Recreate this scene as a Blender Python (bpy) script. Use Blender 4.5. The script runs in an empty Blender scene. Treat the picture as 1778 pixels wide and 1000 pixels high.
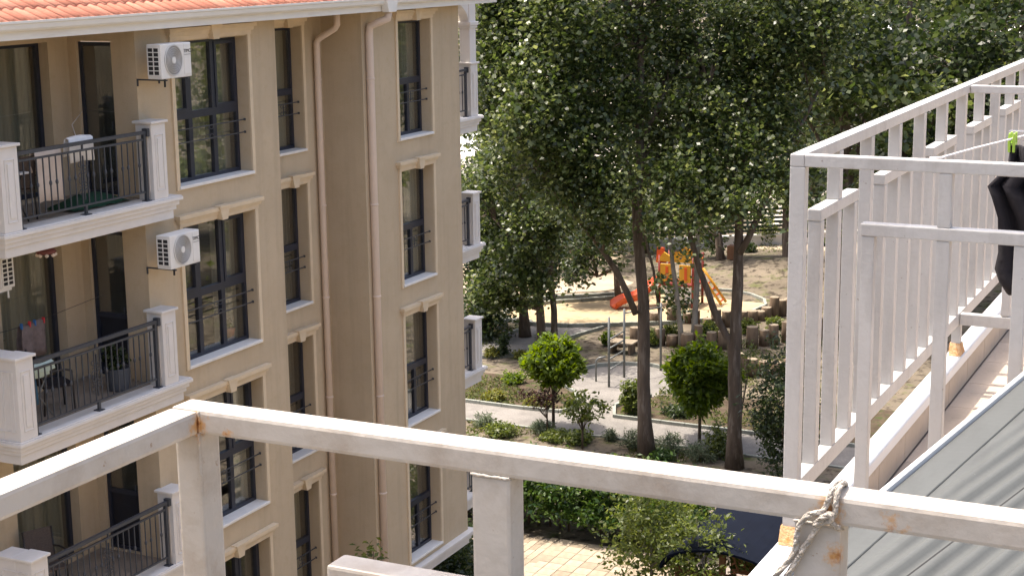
import bpy, bmesh, math, random
import numpy as np
from mathutils import Vector, Matrix

rng = np.random.default_rng(7)
random.seed(5)
sc = bpy.context.scene
C = sc.collection
RAD = math.radians

# ------------------------------------------------------------------ camera
FOC = 2822.72
RM = np.array([[0.43703901, -0.89935711, 0.01239745],
               [-0.18969697, -0.07869153, 0.97868417],
               [0.87921099, 0.43007492, 0.20499659]])
H = 15.0                                   # eye height above the garden
cam = bpy.data.cameras.new('camera')
cam.sensor_width = 36.0
cam.lens = FOC / 1778 * 36.0
cam.clip_start = 0.05
cam.clip_end = 3000
cam_o = bpy.data.objects.new('camera', cam)
C.objects.link(cam_o)
_r = Vector((RM[0, 0], RM[0, 1], -RM[0, 2]))
_u = -Vector((RM[1, 0], RM[1, 1], -RM[1, 2]))
_b = -Vector((RM[2, 0], RM[2, 1], -RM[2, 2]))
_m = Matrix((_r, _u, _b)).transposed().to_4x4()
_m.translation = (0, 0, H)
cam_o.matrix_world = _m
sc.camera = cam_o

# ------------------------------------------------------------------ world, sun, exposure
SUN_EL = 71.0
w = bpy.data.worlds.new('World')
sc.world = w
w.use_nodes = True
nt = w.node_tree
nt.nodes.clear()
sky = nt.nodes.new('ShaderNodeTexSky')
sky.sky_type = 'NISHITA'
sky.sun_disc = False
sky.sun_elevation = RAD(SUN_EL)
sky.sun_rotation = 0.0
sky.air_density = 1.0
sky.dust_density = 7.0
sky.ozone_density = 0.6
bg = nt.nodes.new('ShaderNodeBackground')
bg.inputs['Strength'].default_value = 0.15
wo = nt.nodes.new('ShaderNodeOutputWorld')
nt.links.new(sky.outputs[0], bg.inputs[0])
nt.links.new(bg.outputs[0], wo.inputs[0])
sun = bpy.data.lights.new('sun', 'SUN')
sun.energy = 2.7
sun.angle = RAD(0.5)
sun.color = (1.0, 0.92, 0.80)
sun_o = bpy.data.objects.new('sun', sun)
C.objects.link(sun_o)
sun_o.location = (30, 60, 80)
sun_o.rotation_euler = (RAD(-(90 - SUN_EL)), 0, 0)
sc.view_settings.view_transform = 'Standard'
sc.view_settings.look = 'None'
sc.view_settings.gamma = 1
sc.view_settings.use_curve_mapping = False
sc.view_settings.exposure = 1.3


# ------------------------------------------------------------------ pixel helpers (photo pixels -> directions)
def ray(u, v):
    d = RM.T @ np.array([(u - 889) / FOC, (v - 500) / FOC, 1.0])
    return np.array([d[0], d[1], -d[2]])


def PG(u, v, z=0.0):
    d = ray(u, v)
    p = d * ((z - H) / d[2])
    return Vector((p[0], p[1], z))


def PD(u, v, depth):
    d = ray(u, v) * depth
    return Vector((d[0], d[1], d[2] + H))


# ------------------------------------------------------------------ materials
MAT = {}


def mat(name, col, rough=0.7, var=0.12, scale=6.0, bump=0.0, bscale=60.0, spec=0.35, metal=0.0,
        col2=None, thr=None, detail=6.0, stretch=None, sheen=0.0):
    m = bpy.data.materials.new(name)
    m.use_nodes = True
    t = m.node_tree
    p = t.nodes['Principled BSDF']
    p.inputs['Roughness'].default_value = rough
    p.inputs['Specular IOR Level'].default_value = spec
    p.inputs['Metallic'].default_value = metal
    tc = t.nodes.new('ShaderNodeTexCoord')
    src = tc.outputs['Object']
    if stretch:
        mp = t.nodes.new('ShaderNodeMapping')
        mp.inputs['Scale'].default_value = stretch
        t.links.new(src, mp.inputs[0])
        src = mp.outputs[0]
    n = t.nodes.new('ShaderNodeTexNoise')
    n.inputs['Scale'].default_value = scale
    n.inputs['Detail'].default_value = detail
    t.links.new(src, n.inputs['Vector'])
    r = t.nodes.new('ShaderNodeValToRGB')
    c2 = col2 if col2 else tuple(c * (1 - var) for c in col)
    c1 = col if col2 else tuple(min(1, c * (1 + var)) for c in col)
    lo, hi = thr if thr else (0.3, 0.7)
    r.color_ramp.elements[0].position = lo
    r.color_ramp.elements[1].position = hi
    r.color_ramp.elements[0].color = (*c2, 1)
    r.color_ramp.elements[1].color = (*c1, 1)
    t.links.new(n.outputs[0], r.inputs[0])
    t.links.new(r.outputs[0], p.inputs['Base Color'])
    if bump:
        n2 = t.nodes.new('ShaderNodeTexNoise')
        n2.inputs['Scale'].default_value = bscale
        n2.inputs['Detail'].default_value = 4
        t.links.new(src, n2.inputs['Vector'])
        b = t.nodes.new('ShaderNodeBump')
        b.inputs['Strength'].default_value = bump
        b.inputs['Distance'].default_value = 0.02
        t.links.new(n2.outputs[0], b.inputs['Height'])
        t.links.new(b.outputs[0], p.inputs['Normal'])
    MAT[name] = m
    return m


def add_layer(m, col, scale, lo, hi, detail=8.0, stretch=None, seed=0.0):
    """a second noise-shaped layer of colour (rust, dirt) with its own shape"""
    t = m.node_tree
    p = t.nodes['Principled BSDF']
    old = p.inputs['Base Color'].links[0].from_socket
    tc = t.nodes.new('ShaderNodeTexCoord')
    mp = t.nodes.new('ShaderNodeMapping')
    mp.inputs['Location'].default_value = (seed, seed * 1.7, seed * .3)
    if stretch:
        mp.inputs['Scale'].default_value = stretch
    n = t.nodes.new('ShaderNodeTexNoise')
    n.inputs['Scale'].default_value = scale
    n.inputs['Detail'].default_value = detail
    n.inputs['Roughness'].default_value = 0.65
    r = t.nodes.new('ShaderNodeValToRGB')
    r.color_ramp.elements[0].position = lo
    r.color_ramp.elements[1].position = hi
    r.color_ramp.elements[0].color = (0, 0, 0, 1)
    r.color_ramp.elements[1].color = (1, 1, 1, 1)
    mx = t.nodes.new('ShaderNodeMix')
    mx.data_type = 'RGBA'
    t.links.new(tc.outputs['Object'], mp.inputs[0])
    t.links.new(mp.outputs[0], n.inputs['Vector'])
    t.links.new(n.outputs[0], r.inputs[0])
    t.links.new(r.outputs[0], mx.inputs[0])
    t.links.new(old, mx.inputs[6])
    mx.inputs[7].default_value = (*col, 1)
    t.links.new(mx.outputs[2], p.inputs['Base Color'])


def add_spot(m, cen, rad, col, scale, thr=0.5):
    """rust bloom: a noise-edged stain round one point of the metal (object coordinates)"""
    t = m.node_tree
    p = t.nodes['Principled BSDF']
    old = p.inputs['Base Color'].links[0].from_socket
    tc = t.nodes.new('ShaderNodeTexCoord')
    ds = t.nodes.new('ShaderNodeVectorMath')
    ds.operation = 'DISTANCE'
    ds.inputs[1].default_value = cen
    t.links.new(tc.outputs['Object'], ds.inputs[0])
    mr = t.nodes.new('ShaderNodeMapRange')
    mr.inputs['From Min'].default_value = 0.0
    mr.inputs['From Max'].default_value = rad
    mr.inputs['To Min'].default_value = 0.62
    mr.inputs['To Max'].default_value = 0.0
    t.links.new(ds.outputs['Value'], mr.inputs[0])
    n = t.nodes.new('ShaderNodeTexNoise')
    n.inputs['Scale'].default_value = scale
    n.inputs['Detail'].default_value = 6
    n.inputs['Roughness'].default_value = 0.7
    t.links.new(tc.outputs['Object'], n.inputs['Vector'])
    ad = t.nodes.new('ShaderNodeMath')
    ad.operation = 'ADD'
    t.links.new(mr.outputs[0], ad.inputs[0])
    t.links.new(n.outputs[0], ad.inputs[1])
    r = t.nodes.new('ShaderNodeMapRange')
    r.inputs['From Min'].default_value = thr + .30
    r.inputs['From Max'].default_value = thr + .55
    t.links.new(ad.outputs[0], r.inputs[0])
    mx = t.nodes.new('ShaderNodeMix')
    mx.data_type = 'RGBA'
    t.links.new(r.outputs[0], mx.inputs[0])
    t.links.new(old, mx.inputs[6])
    mx.inputs[7].default_value = (*col, 1)
    t.links.new(mx.outputs[2], p.inputs['Base Color'])


mat('stucco', (0.525, 0.425, 0.30), 0.9, 0.05, 1.3, 0.6, 90, 0.2)
add_layer(MAT['stucco'], (0.49, 0.39, 0.26), 6.0, 0.5, 0.75)
add_layer(MAT['stucco'], (0.435, 0.35, 0.245), 1.6, 0.50, 0.76, stretch=(2.2, 2.2, 0.14), seed=3)
add_layer(MAT['stucco'], (0.565, 0.465, 0.335), 0.5, 0.5, 0.7, seed=11)
mat('trim', (0.64, 0.525, 0.375), 0.8, 0.05, 5, 0.1, 60, 0.25)
mat('white_plaster', (0.68, 0.65, 0.62), 0.75, 0.04, 3, 0.12, 50, 0.3)
add_layer(MAT['white_plaster'], (0.58, 0.55, 0.51), 1.8, 0.52, 0.85, seed=2)
mat('slab_edge', (0.66, 0.62, 0.56), 0.75, 0.08, 6, 0.1, 50, 0.3)
mat('sill_stone', (0.72, 0.70, 0.67), 0.6, 0.05, 8)
mat('gutter', (0.74, 0.73, 0.70), 0.45, 0.03, 3, spec=0.5)
add_layer(MAT['gutter'], (0.58, 0.55, 0.50), 2.0, 0.58, 0.85, stretch=(0.4, 1, 3), seed=5)
mat('downpipe', (0.66, 0.54, 0.455), 0.45, 0.03, 4, spec=0.45)
mat('frame', (0.020, 0.024, 0.040), 0.38, 0.1, 8, spec=0.5)
mat('iron', (0.045, 0.050, 0.062), 0.45, 0.15, 20, spec=0.5)
mat('curtain', (0.27, 0.25, 0.195), 0.95, 0.10, 3, spec=0.1, stretch=(6, 6, 0.3))
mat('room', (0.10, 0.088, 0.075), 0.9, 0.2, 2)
mat('door_dark', (0.016, 0.017, 0.024), 0.45, 0.2, 5)
mat('roof_tile', (0.52, 0.21, 0.135), 0.75, 0.14, 9, 0.15, 80, 0.25)
add_layer(MAT['roof_tile'], (0.40, 0.15, 0.095), 2.5, 0.55, 0.8)
mat('balcony_tile', (0.24, 0.20, 0.165), 0.55, 0.15, 3, spec=0.4)
mat('paint', (0.455, 0.415, 0.368), 0.5, 0.04, 7, 0.12, 40, 0.35)
add_layer(MAT['paint'], (0.35, 0.295, 0.24), 9.0, 0.46, 0.70, seed=1)
add_layer(MAT['paint'], (0.28, 0.20, 0.14), 60.0, 0.66, 0.72, seed=6)
add_layer(MAT['paint'], (0.40, 0.24, 0.12), 11.0, 0.645, 0.73, seed=9)
mat('paint_far', (0.46, 0.447, 0.432), 0.5, 0.04, 6, 0.12, 50, 0.4)
add_layer(MAT['paint_far'], (0.37, 0.352, 0.335), 7.0, 0.50, 0.72, stretch=(1, 1, 0.25), seed=4)
add_layer(MAT['paint_far'], (0.24, 0.20, 0.17), 60.0, 0.66, 0.71, seed=8)
mat('rust', (0.46, 0.21, 0.07), 0.85, 0.3, 60, 0.5, 120, 0.2, col2=(0.60, 0.42, 0.25))
mat('cap_metal', (0.66, 0.66, 0.66), 0.35, 0.02, 4, spec=0.5)
mat('terrace_tile', (0.46, 0.375, 0.295), 0.6, 0.10, 4, 0.1, 40)
add_layer(MAT['terrace_tile'], (0.33, 0.265, 0.21), 12.0, 0.56, 0.75)
mat('grout', (0.25, 0.21, 0.18), 0.9, 0.1, 20)
mat('sheet_metal', (0.088, 0.091, 0.086), 0.5, 0.04, 3, 0.05, 30, 0.3)
add_layer(MAT['sheet_metal'], (0.072, 0.074, 0.069), 5.0, 0.5, 0.75, stretch=(0.6, 3, 1))
add_layer(MAT['sheet_metal'], (0.24, 0.24, 0.23), 60.0, 0.69, 0.73, seed=3)
mat('flashing', (0.60, 0.60, 0.60), 0.4, 0.03, 5)
mat('rope', (0.50, 0.45, 0.39), 0.95, 0.2, 90, 0.8, 160, 0.1)
mat('black_cloth', (0.016, 0.014, 0.017), 0.85, 0.3, 12, 0.3, 25, 0.25)
mat('grey_cloth', (0.17, 0.13, 0.12), 0.9, 0.2, 12, 0.3, 30, 0.2)
mat('white_cloth', (0.74, 0.72, 0.71), 0.95, 0.05, 12, 0.2, 40, 0.1)
mat('cream_cloth', (0.62, 0.53, 0.46), 0.95, 0.06, 10, 0.2, 40, 0.1)
mat('mint_cloth', (0.50, 0.62, 0.59), 0.95, 0.06, 10, 0.2, 40, 0.1)
mat('blue_cloth', (0.04, 0.11, 0.17), 0.95, 0.1, 10)
mat('green_mat', (0.012, 0.05, 0.028), 0.95, 0.25, 25, 0.5, 60)
mat('peg_lime', (0.34, 0.52, 0.06), 0.4, 0.05, 5, spec=0.5)
mat('peg_red', (0.55, 0.04, 0.05), 0.4, 0.05, 5, spec=0.5)
mat('peg_blue', (0.03, 0.13, 0.35), 0.4, 0.05, 5, spec=0.5)
mat('ac_white', (0.74, 0.73, 0.71), 0.4, 0.03, 4, spec=0.45)
mat('ac_grey', (0.17, 0.165, 0.16), 0.5, 0.05, 6)
mat('ac_dark', (0.03, 0.03, 0.032), 0.7, 0.1, 6)
mat('wicker', (0.09, 0.07, 0.06), 0.85, 0.25, 60, 0.6, 90)
mat('chair_metal', (0.02, 0.018, 0.018), 0.4, 0.1, 10, spec=0.5)
mat('pot', (0.075, 0.085, 0.105), 0.6, 0.1, 6)
mat('lantern', (0.15, 0.05, 0.045), 0.7, 0.3, 30)
mat('bark', (0.115, 0.088, 0.068), 0.95, 0.3, 7, 1.0, 18, 0.1, stretch=(1, 1, 0.18))
add_layer(MAT['bark'], (0.20, 0.165, 0.135), 9.0, 0.52, 0.66, stretch=(1, 1, 0.15), seed=2)
mat('bark_pale', (0.26, 0.23, 0.195), 0.95, 0.2, 8, 0.6, 25, 0.1, stretch=(1, 1, 0.3))
mat('soil', (0.165, 0.138, 0.106), 0.98, 0.3, 0.55, 0.7, 7, 0.05)
add_layer(MAT['soil'], (0.085, 0.095, 0.035), 1.1, 0.52, 0.66)
add_layer(MAT['soil'], (0.20, 0.16, 0.12), 0.35, 0.55, 0.75, seed=4)
add_layer(MAT['soil'], (0.055, 0.045, 0.035), 2.6, 0.50, 0.62, seed=7)
mat('bed_soil', (0.082, 0.062, 0.045), 0.98, 0.35, 2.5, 0.8, 14, 0.05)
add_layer(MAT['bed_soil'], (0.055, 0.070, 0.026), 3.0, 0.5, 0.62, seed=2)
mat('sand', (0.40, 0.31, 0.195), 0.97, 0.12, 1.2, 0.35, 14, 0.05)
mat('pale_sand', (0.38, 0.31, 0.23), 0.97, 0.14, 0.8, 0.3, 10, 0.05)
mat('gravel', (0.225, 0.21, 0.195), 0.97, 0.22, 30, 0.5, 30, 0.05)
add_layer(MAT['gravel'], (0.155, 0.145, 0.135), 0.9, 0.42, 0.68)
mat('kerb', (0.27, 0.28, 0.25), 0.9, 0.15, 4, 0.3, 30, 0.1)
mat('paver', (0.33, 0.275, 0.205), 0.9, 0.13, 7, 0.25, 40, 0.1)
mat('asphalt_pale', (0.42, 0.38, 0.33), 0.95, 0.1, 0.4, 0.2, 8, 0.05)
mat('concrete_white', (0.70, 0.68, 0.64), 0.9, 0.06, 1.0)
mat('log', (0.165, 0.120, 0.085), 0.95, 0.3, 8, 0.6, 20, 0.1, stretch=(1, 1, 0.3))
mat('log_top', (0.27, 0.22, 0.165), 0.95, 0.2, 14, 0.3, 30, 0.1)
mat('orange_plastic', (0.58, 0.095, 0.025), 0.4, 0.05, 4, spec=0.45)
mat('yellow_plastic', (0.55, 0.28, 0.025), 0.4, 0.06, 4, spec=0.45)
mat('maroon_metal', (0.20, 0.03, 0.02), 0.4, 0.1, 4, spec=0.45)
mat('grey_board', (0.55, 0.55, 0.56), 0.6, 0.05, 4)
mat('galv', (0.16, 0.165, 0.16), 0.45, 0.1, 8, spec=0.5, metal=0.4)
mat('fence_green', (0.018, 0.038, 0.034), 0.5, 0.1, 8)
mat('navy_roof', (0.004, 0.006, 0.013), 0.9, 0.15, 3, spec=0.1)
mat('brown_wood', (0.155, 0.075, 0.038), 0.8, 0.2, 6, stretch=(1, 1, 0.2))
mat('car_white', (0.70, 0.72, 0.74), 0.25, 0.02, 3, spec=0.5)
mat('car_glass', (0.03, 0.04, 0.055), 0.08, 0.02, 3, spec=0.6)
mat('tyre_and_seam_shadow', (0.02, 0.02, 0.02), 0.8, 0.1, 8)  # car tyres, and the painted overlap shadow on the canopy joints
mat('far_wall', (0.52, 0.50, 0.49), 0.85, 0.05, 0.6)


def leaf_mat(name, cols, trans=0.35, rough=0.5, spec=0.28):
    m = bpy.data.materials.new(name)
    m.use_nodes = True
    t = m.node_tree
    p = t.nodes['Principled BSDF']
    p.inputs['Roughness'].default_value = rough
    p.inputs['Specular IOR Level'].default_value = spec
    g = t.nodes.new('ShaderNodeNewGeometry')
    r = t.nodes.new('ShaderNodeValToRGB')
    e = r.color_ramp.elements
    e[0].color = (*cols[0], 1)
    e[0].position = 0.0
    e[1].color = (*cols[-1], 1)
    e[1].position = 1.0
    for i, c in enumerate(cols[1:-1]):
        k = e.new((i + 1) / (len(cols) - 1))
        k.color = (*c, 1)
    t.links.new(g.outputs['Random Per Island'], r.inputs[0])
    t.links.new(r.outputs[0], p.inputs['Base Color'])
    tr = t.nodes.new('ShaderNodeBsdfTranslucent')
    hs = t.nodes.new('ShaderNodeHueSaturation')
    hs.inputs['Hue'].default_value = 0.485
    hs.inputs['Saturation'].default_value = 1.15
    hs.inputs['Value'].default_value = 2.3
    t.links.new(r.outputs[0], hs.inputs['Color'])
    t.links.new(hs.outputs[0], tr.inputs['Color'])
    mx = t.nodes.new('ShaderNodeMixShader')
    mx.inputs[0].default_value = trans
    t.links.new(p.outputs[0], mx.inputs[1])
    t.links.new(tr.outputs[0], mx.inputs[2])
    t.links.new(mx.outputs[0], t.nodes['Material Output'].inputs[0])
    MAT[name] = m


leaf_mat('leaf_poplar', [(0.018, 0.031, 0.009), (0.038, 0.059, 0.016), (0.066, 0.091, 0.027), (0.16, 0.185, 0.075)], 0.38, 0.36, 0.5)  # palest tone paints bright leaf highlights into a share of the leaves
leaf_mat('leaf_dark', [(0.014, 0.026, 0.009), (0.029, 0.046, 0.014), (0.060, 0.080, 0.030)], 0.35, 0.4, 0.45)
leaf_mat('leaf_light', [(0.045, 0.066, 0.014), (0.085, 0.112, 0.025), (0.150, 0.175, 0.050)], 0.40, 0.42, 0.4)
leaf_mat('leaf_ball', [(0.048, 0.078, 0.009), (0.082, 0.128, 0.015), (0.130, 0.180, 0.026)], 0.40, 0.5)
leaf_mat('leaf_laurel', [(0.025, 0.060, 0.012), (0.050, 0.095, 0.018), (0.095, 0.150, 0.035)], 0.22, 0.28, 0.55)
leaf_mat('leaf_lavender', [(0.075, 0.100, 0.060), (0.115, 0.145, 0.085), (0.150, 0.170, 0.110)], 0.25, 0.7)
leaf_mat('leaf_yellow', [(0.120, 0.115, 0.020), (0.165, 0.165, 0.035), (0.105, 0.130, 0.035)], 0.3, 0.6)
leaf_mat('leaf_purple', [(0.035, 0.018, 0.018), (0.060, 0.030, 0.026), (0.045, 0.050, 0.022)], 0.3, 0.5)
leaf_mat('leaf_grass', [(0.045, 0.065, 0.016), (0.080, 0.100, 0.028), (0.130, 0.125, 0.050)], 0.3, 0.7)
leaf_mat('petal', [(0.75, 0.75, 0.70), (0.80, 0.80, 0.76)], 0.3, 0.6)

# glass: clear sheet with Fresnel mirror reflection
g = bpy.data.materials.new('glass')
g.use_nodes = True
t = g.node_tree
t.nodes.remove(t.nodes['Principled BSDF'])
fr = t.nodes.new('ShaderNodeFresnel')
gb_ = t.nodes.new('ShaderNodeNewGeometry')
mi = t.nodes.new('ShaderNodeMapRange')          # same reflectance from either side of the sheet
mi.inputs['To Min'].default_value = 2.0
mi.inputs['To Max'].default_value = 1 / 2.3
t.links.new(gb_.outputs['Backfacing'], mi.inputs[0])
t.links.new(mi.outputs[0], fr.inputs['IOR'])
tb = t.nodes.new('ShaderNodeBsdfTransparent')
tb.inputs[0].default_value = (0.95, 0.97, 0.96, 1)
gl = t.nodes.new('ShaderNodeBsdfGlossy')
gl.inputs['Roughness'].default_value = 0.015
mx = t.nodes.new('ShaderNodeMixShader')
t.links.new(fr.outputs[0], mx.inputs[0])
t.links.new(tb.outputs[0], mx.inputs[1])
t.links.new(gl.outputs[0], mx.inputs[2])
t.links.new(mx.outputs[0], t.nodes['Material Output'].inputs[0])
MAT['glass'] = g
mat('curtain_dark', (0.13, 0.115, 0.09), 0.95, 0.15, 3, spec=0.1, stretch=(6, 6, 0.3))
mat('curtain_pale', (0.36, 0.34, 0.29), 0.95, 0.10, 3, spec=0.1, stretch=(6, 6, 0.3))


# ------------------------------------------------------------------ builders
def wloc(o):
    p = Vector((0, 0, 0))
    while o is not None:
        p = p + o.location
        o = o.parent
    return p


def tag(o, label=None, cat=None, group=None, kind=None):
    if label:
        o['label'] = label
    if cat:
        o['category'] = cat
    if group:
        o['group'] = group
    if kind:
        o['kind'] = kind
    return o


def thing(name, label, cat, loc=(0, 0, 0), group=None):
    o = bpy.data.objects.new(name, None)
    o.empty_display_size = 0.2
    o.location = loc
    C.objects.link(o)
    return tag(o, label, cat, group)


def link(name, me, parent=None, loc=(0, 0, 0)):
    """object of shared mesh data placed at a WORLD location"""
    o = bpy.data.objects.new(name, me)
    C.objects.link(o)
    if parent is not None:
        o.parent = parent
        o.location = Vector(loc) - wloc(parent)
    else:
        o.location = loc
    return o


class MB:
    def __init__(s):
        s.v = []
        s.f = []
        s.sm = []

    def quad(s, a, b, c, d, smooth=False):
        n = len(s.v)
        s.v += [tuple(a), tuple(b), tuple(c), tuple(d)]
        s.f.append((n, n + 1, n + 2, n + 3))
        s.sm.append(smooth)
        return s

    def box(s, x0, x1, y0, y1, z0, z1):
        n = len(s.v)
        s.v += [(x0, y0, z0), (x1, y0, z0), (x1, y1, z0), (x0, y1, z0),
                (x0, y0, z1), (x1, y0, z1), (x1, y1, z1), (x0, y1, z1)]
        for q in ((0, 3, 2, 1), (4, 5, 6, 7), (0, 1, 5, 4), (1, 2, 6, 5), (2, 3, 7, 6), (3, 0, 4, 7)):
            s.f.append(tuple(n + i for i in q))
            s.sm.append(False)
        return s

    def prism(s, poly, axis, a, b, smooth=False):
        """poly: 2-D points; axis 'x': (y,z), 'y': (x,z), 'z': (x,y)"""
        n = len(s.v)
        k = len(poly)

        def P(q, t):
            return (t, q[0], q[1]) if axis == 'x' else (q[0], t, q[1]) if axis == 'y' else (q[0], q[1], t)
        s.v += [P(q, a) for q in poly] + [P(q, b) for q in poly]
        for i in range(k):
            j = (i + 1) % k
            s.f.append((n + i, n + j, n + k + j, n + k + i))
            s.sm.append(smooth)
        s.f.append(tuple(n + i for i in range(k))[::-1])
        s.sm.append(False)
        s.f.append(tuple(n + k + i for i in range(k)))
        s.sm.append(False)
        return s

    def tube(s, pts, rad, n=8, cap=True, smooth=True):
        pts = [Vector(p) for p in pts]
        if not hasattr(rad, '__len__'):
            rad = [rad] * len(pts)
        base = len(s.v)
        up = None
        for i, p in enumerate(pts):
            d = (pts[min(i + 1, len(pts) - 1)] - pts[max(i - 1, 0)])
            d = d.normalized() if d.length > 1e-9 else Vector((0, 0, 1))
            if up is None:
                up = Vector((1, 0, 0)) if abs(d.x) < 0.8 else Vector((0, 1, 0))
            a = (up - d * up.dot(d)).normalized()
            b = d.cross(a)
            up = a
            for k in range(n):
                t = 2 * math.pi * k / n
                s.v.append(tuple(p + (a * math.cos(t) + b * math.sin(t)) * rad[i]))
        for i in range(len(pts) - 1):
            for k in range(n):
                k2 = (k + 1) % n
                s.f.append((base + i * n + k, base + i * n + k2, base + (i + 1) * n + k2, base + (i + 1) * n + k))
                s.sm.append(smooth)
        if cap:
            s.f.append(tuple(base + k for k in range(n))[::-1])
            s.sm.append(False)
            e = base + (len(pts) - 1) * n
            s.f.append(tuple(e + k for k in range(n)))
            s.sm.append(False)
        return s

    def lathe(s, prof, cx, cy, n=16):
        """prof: (r,z) list, around the z axis"""
        base = len(s.v)
        for r, z in prof:
            for k in range(n):
                t = 2 * math.pi * k / n
                s.v.append((cx + r * math.cos(t), cy + r * math.sin(t), z))
        for i in range(len(prof) - 1):
            for k in range(n):
                k2 = (k + 1) % n
                s.f.append((base + i * n + k, base + i * n + k2, base + (i + 1) * n + k2, base + (i + 1) * n + k))
                s.sm.append(True)
        s.f.append(tuple(base + k for k in range(n))[::-1])
        s.sm.append(False)
        e = base + (len(prof) - 1) * n
        s.f.append(tuple(e + k for k in range(n)))
        s.sm.append(False)
        return s

    def grid(s, rows, smooth=True):
        base = len(s.v)
        m = len(rows[0])
        for r in rows:
            s.v += [tuple(p) for p in r]
        for i in range(len(rows) - 1):
            for j in range(m - 1):
                a = base + i * m + j
                s.f.append((a, a + 1, a + m + 1, a + m))
                s.sm.append(smooth)
        return s

    def mesh(s, name, m, off=Vector((0, 0, 0)), bevel=0.0, seg=2):
        me = bpy.data.meshes.new(name)
        me.from_pydata([(x - off[0], y - off[1], z - off[2]) for x, y, z in s.v], [], s.f)
        me.polygons.foreach_set('use_smooth', s.sm)
        if bevel:
            bm = bmesh.new()
            bm.from_mesh(me)
            bmesh.ops.bevel(bm, geom=bm.edges[:], offset=bevel, segments=seg, affect='EDGES', profile=0.6)
            bm.to_mesh(me)
            bm.free()
        me.materials.append(MAT[m] if isinstance(m, str) else m)
        me.update()
        return me

    def build(s, name, m, parent=None, bevel=0.0, seg=2, loc=None):
        off = wloc(parent) if parent is not None else Vector(loc) if loc else Vector((0, 0, 0))
        me = s.mesh(name, m, off, bevel, seg)
        o = bpy.data.objects.new(name, me)
        C.objects.link(o)
        if parent is not None:
            o.parent = parent
        elif loc:
            o.location = loc
        return o


def struct(name, mb, m, **k):
    return tag(mb.build(name, m, **k), kind='structure')


# ------------------------------------------------------------------ leaves
def leaf_mesh(name, cen, size, m, upb=0.5, asp=0.62, droop=0.0, dirs=None):
    N = len(cen)
    nrm = rng.normal(size=(N, 3))
    nrm[:, 2] = np.abs(nrm[:, 2]) * 0.8 + upb
    nrm /= np.linalg.norm(nrm, axis=1, keepdims=True)
    t = rng.normal(size=(N, 3)) if dirs is None else dirs + 0.35 * rng.normal(size=(N, 3))
    t[:, 2] -= droop
    t -= nrm * np.sum(t * nrm, axis=1, keepdims=True)
    t /= np.linalg.norm(t, axis=1, keepdims=True) + 1e-9
    b = np.cross(nrm, t)
    L = size * rng.uniform(0.65, 1.3, size=(N, 1))
    W = L * asp
    fold = nrm * L * rng.uniform(0.03, 0.16, size=(N, 1))
    V = np.empty((N, 4, 3))
    V[:, 0] = cen - t * L * 0.5
    V[:, 1] = cen + b * W * 0.5 + fold
    V[:, 2] = cen + t * L * 0.5
    V[:, 3] = cen - b * W * 0.5 + fold
    me = bpy.data.meshes.new(name)
    me.vertices.add(N * 4)
    me.vertices.foreach_set('co', V.reshape(-1).astype(np.float32))
    me.loops.add(N * 4)
    me.loops.foreach_set('vertex_index', np.arange(N * 4, dtype=np.int32))
    me.polygons.add(N)
    me.polygons.foreach_set('loop_start', np.arange(0, N * 4, 4, dtype=np.int32))
    me.polygons.foreach_set('loop_total', np.full(N, 4, dtype=np.int32))
    me.materials.append(MAT[m])
    me.update(calc_edges=True)
    return me


def blob_clusters(c, r, n, shell=0.45):
    d = rng.normal(size=(n, 3))
    d /= np.linalg.norm(d, axis=1, keepdims=True)
    q = rng.uniform(0, 1, size=(n, 1)) ** shell
    ph = rng.uniform(0, 6.28, 6)
    q = q * (1 + .16 * np.sin(3.1 * np.arctan2(d[:, 1:2], d[:, 0:1]) + ph[0] + 2 * d[:, 2:3]) + .13 * np.sin(5 * d[:, 2:3] + ph[1] + 2 * d[:, 0:1]))
    return np.array(c) + d * q * np.array(r)


def spray(clusters, per, sig):
    n = len(clusters)
    k = rng.integers(int(per * 0.5), int(per * 1.5) + 1, size=n)
    cc = np.repeat(clusters, k, axis=0)
    s = np.repeat(rng.uniform(0.6, 1.4, size=(n, 1)) * sig, k, axis=0)
    return cc + rng.normal(size=cc.shape) * s * np.array([1, 1, 0.75])


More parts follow.
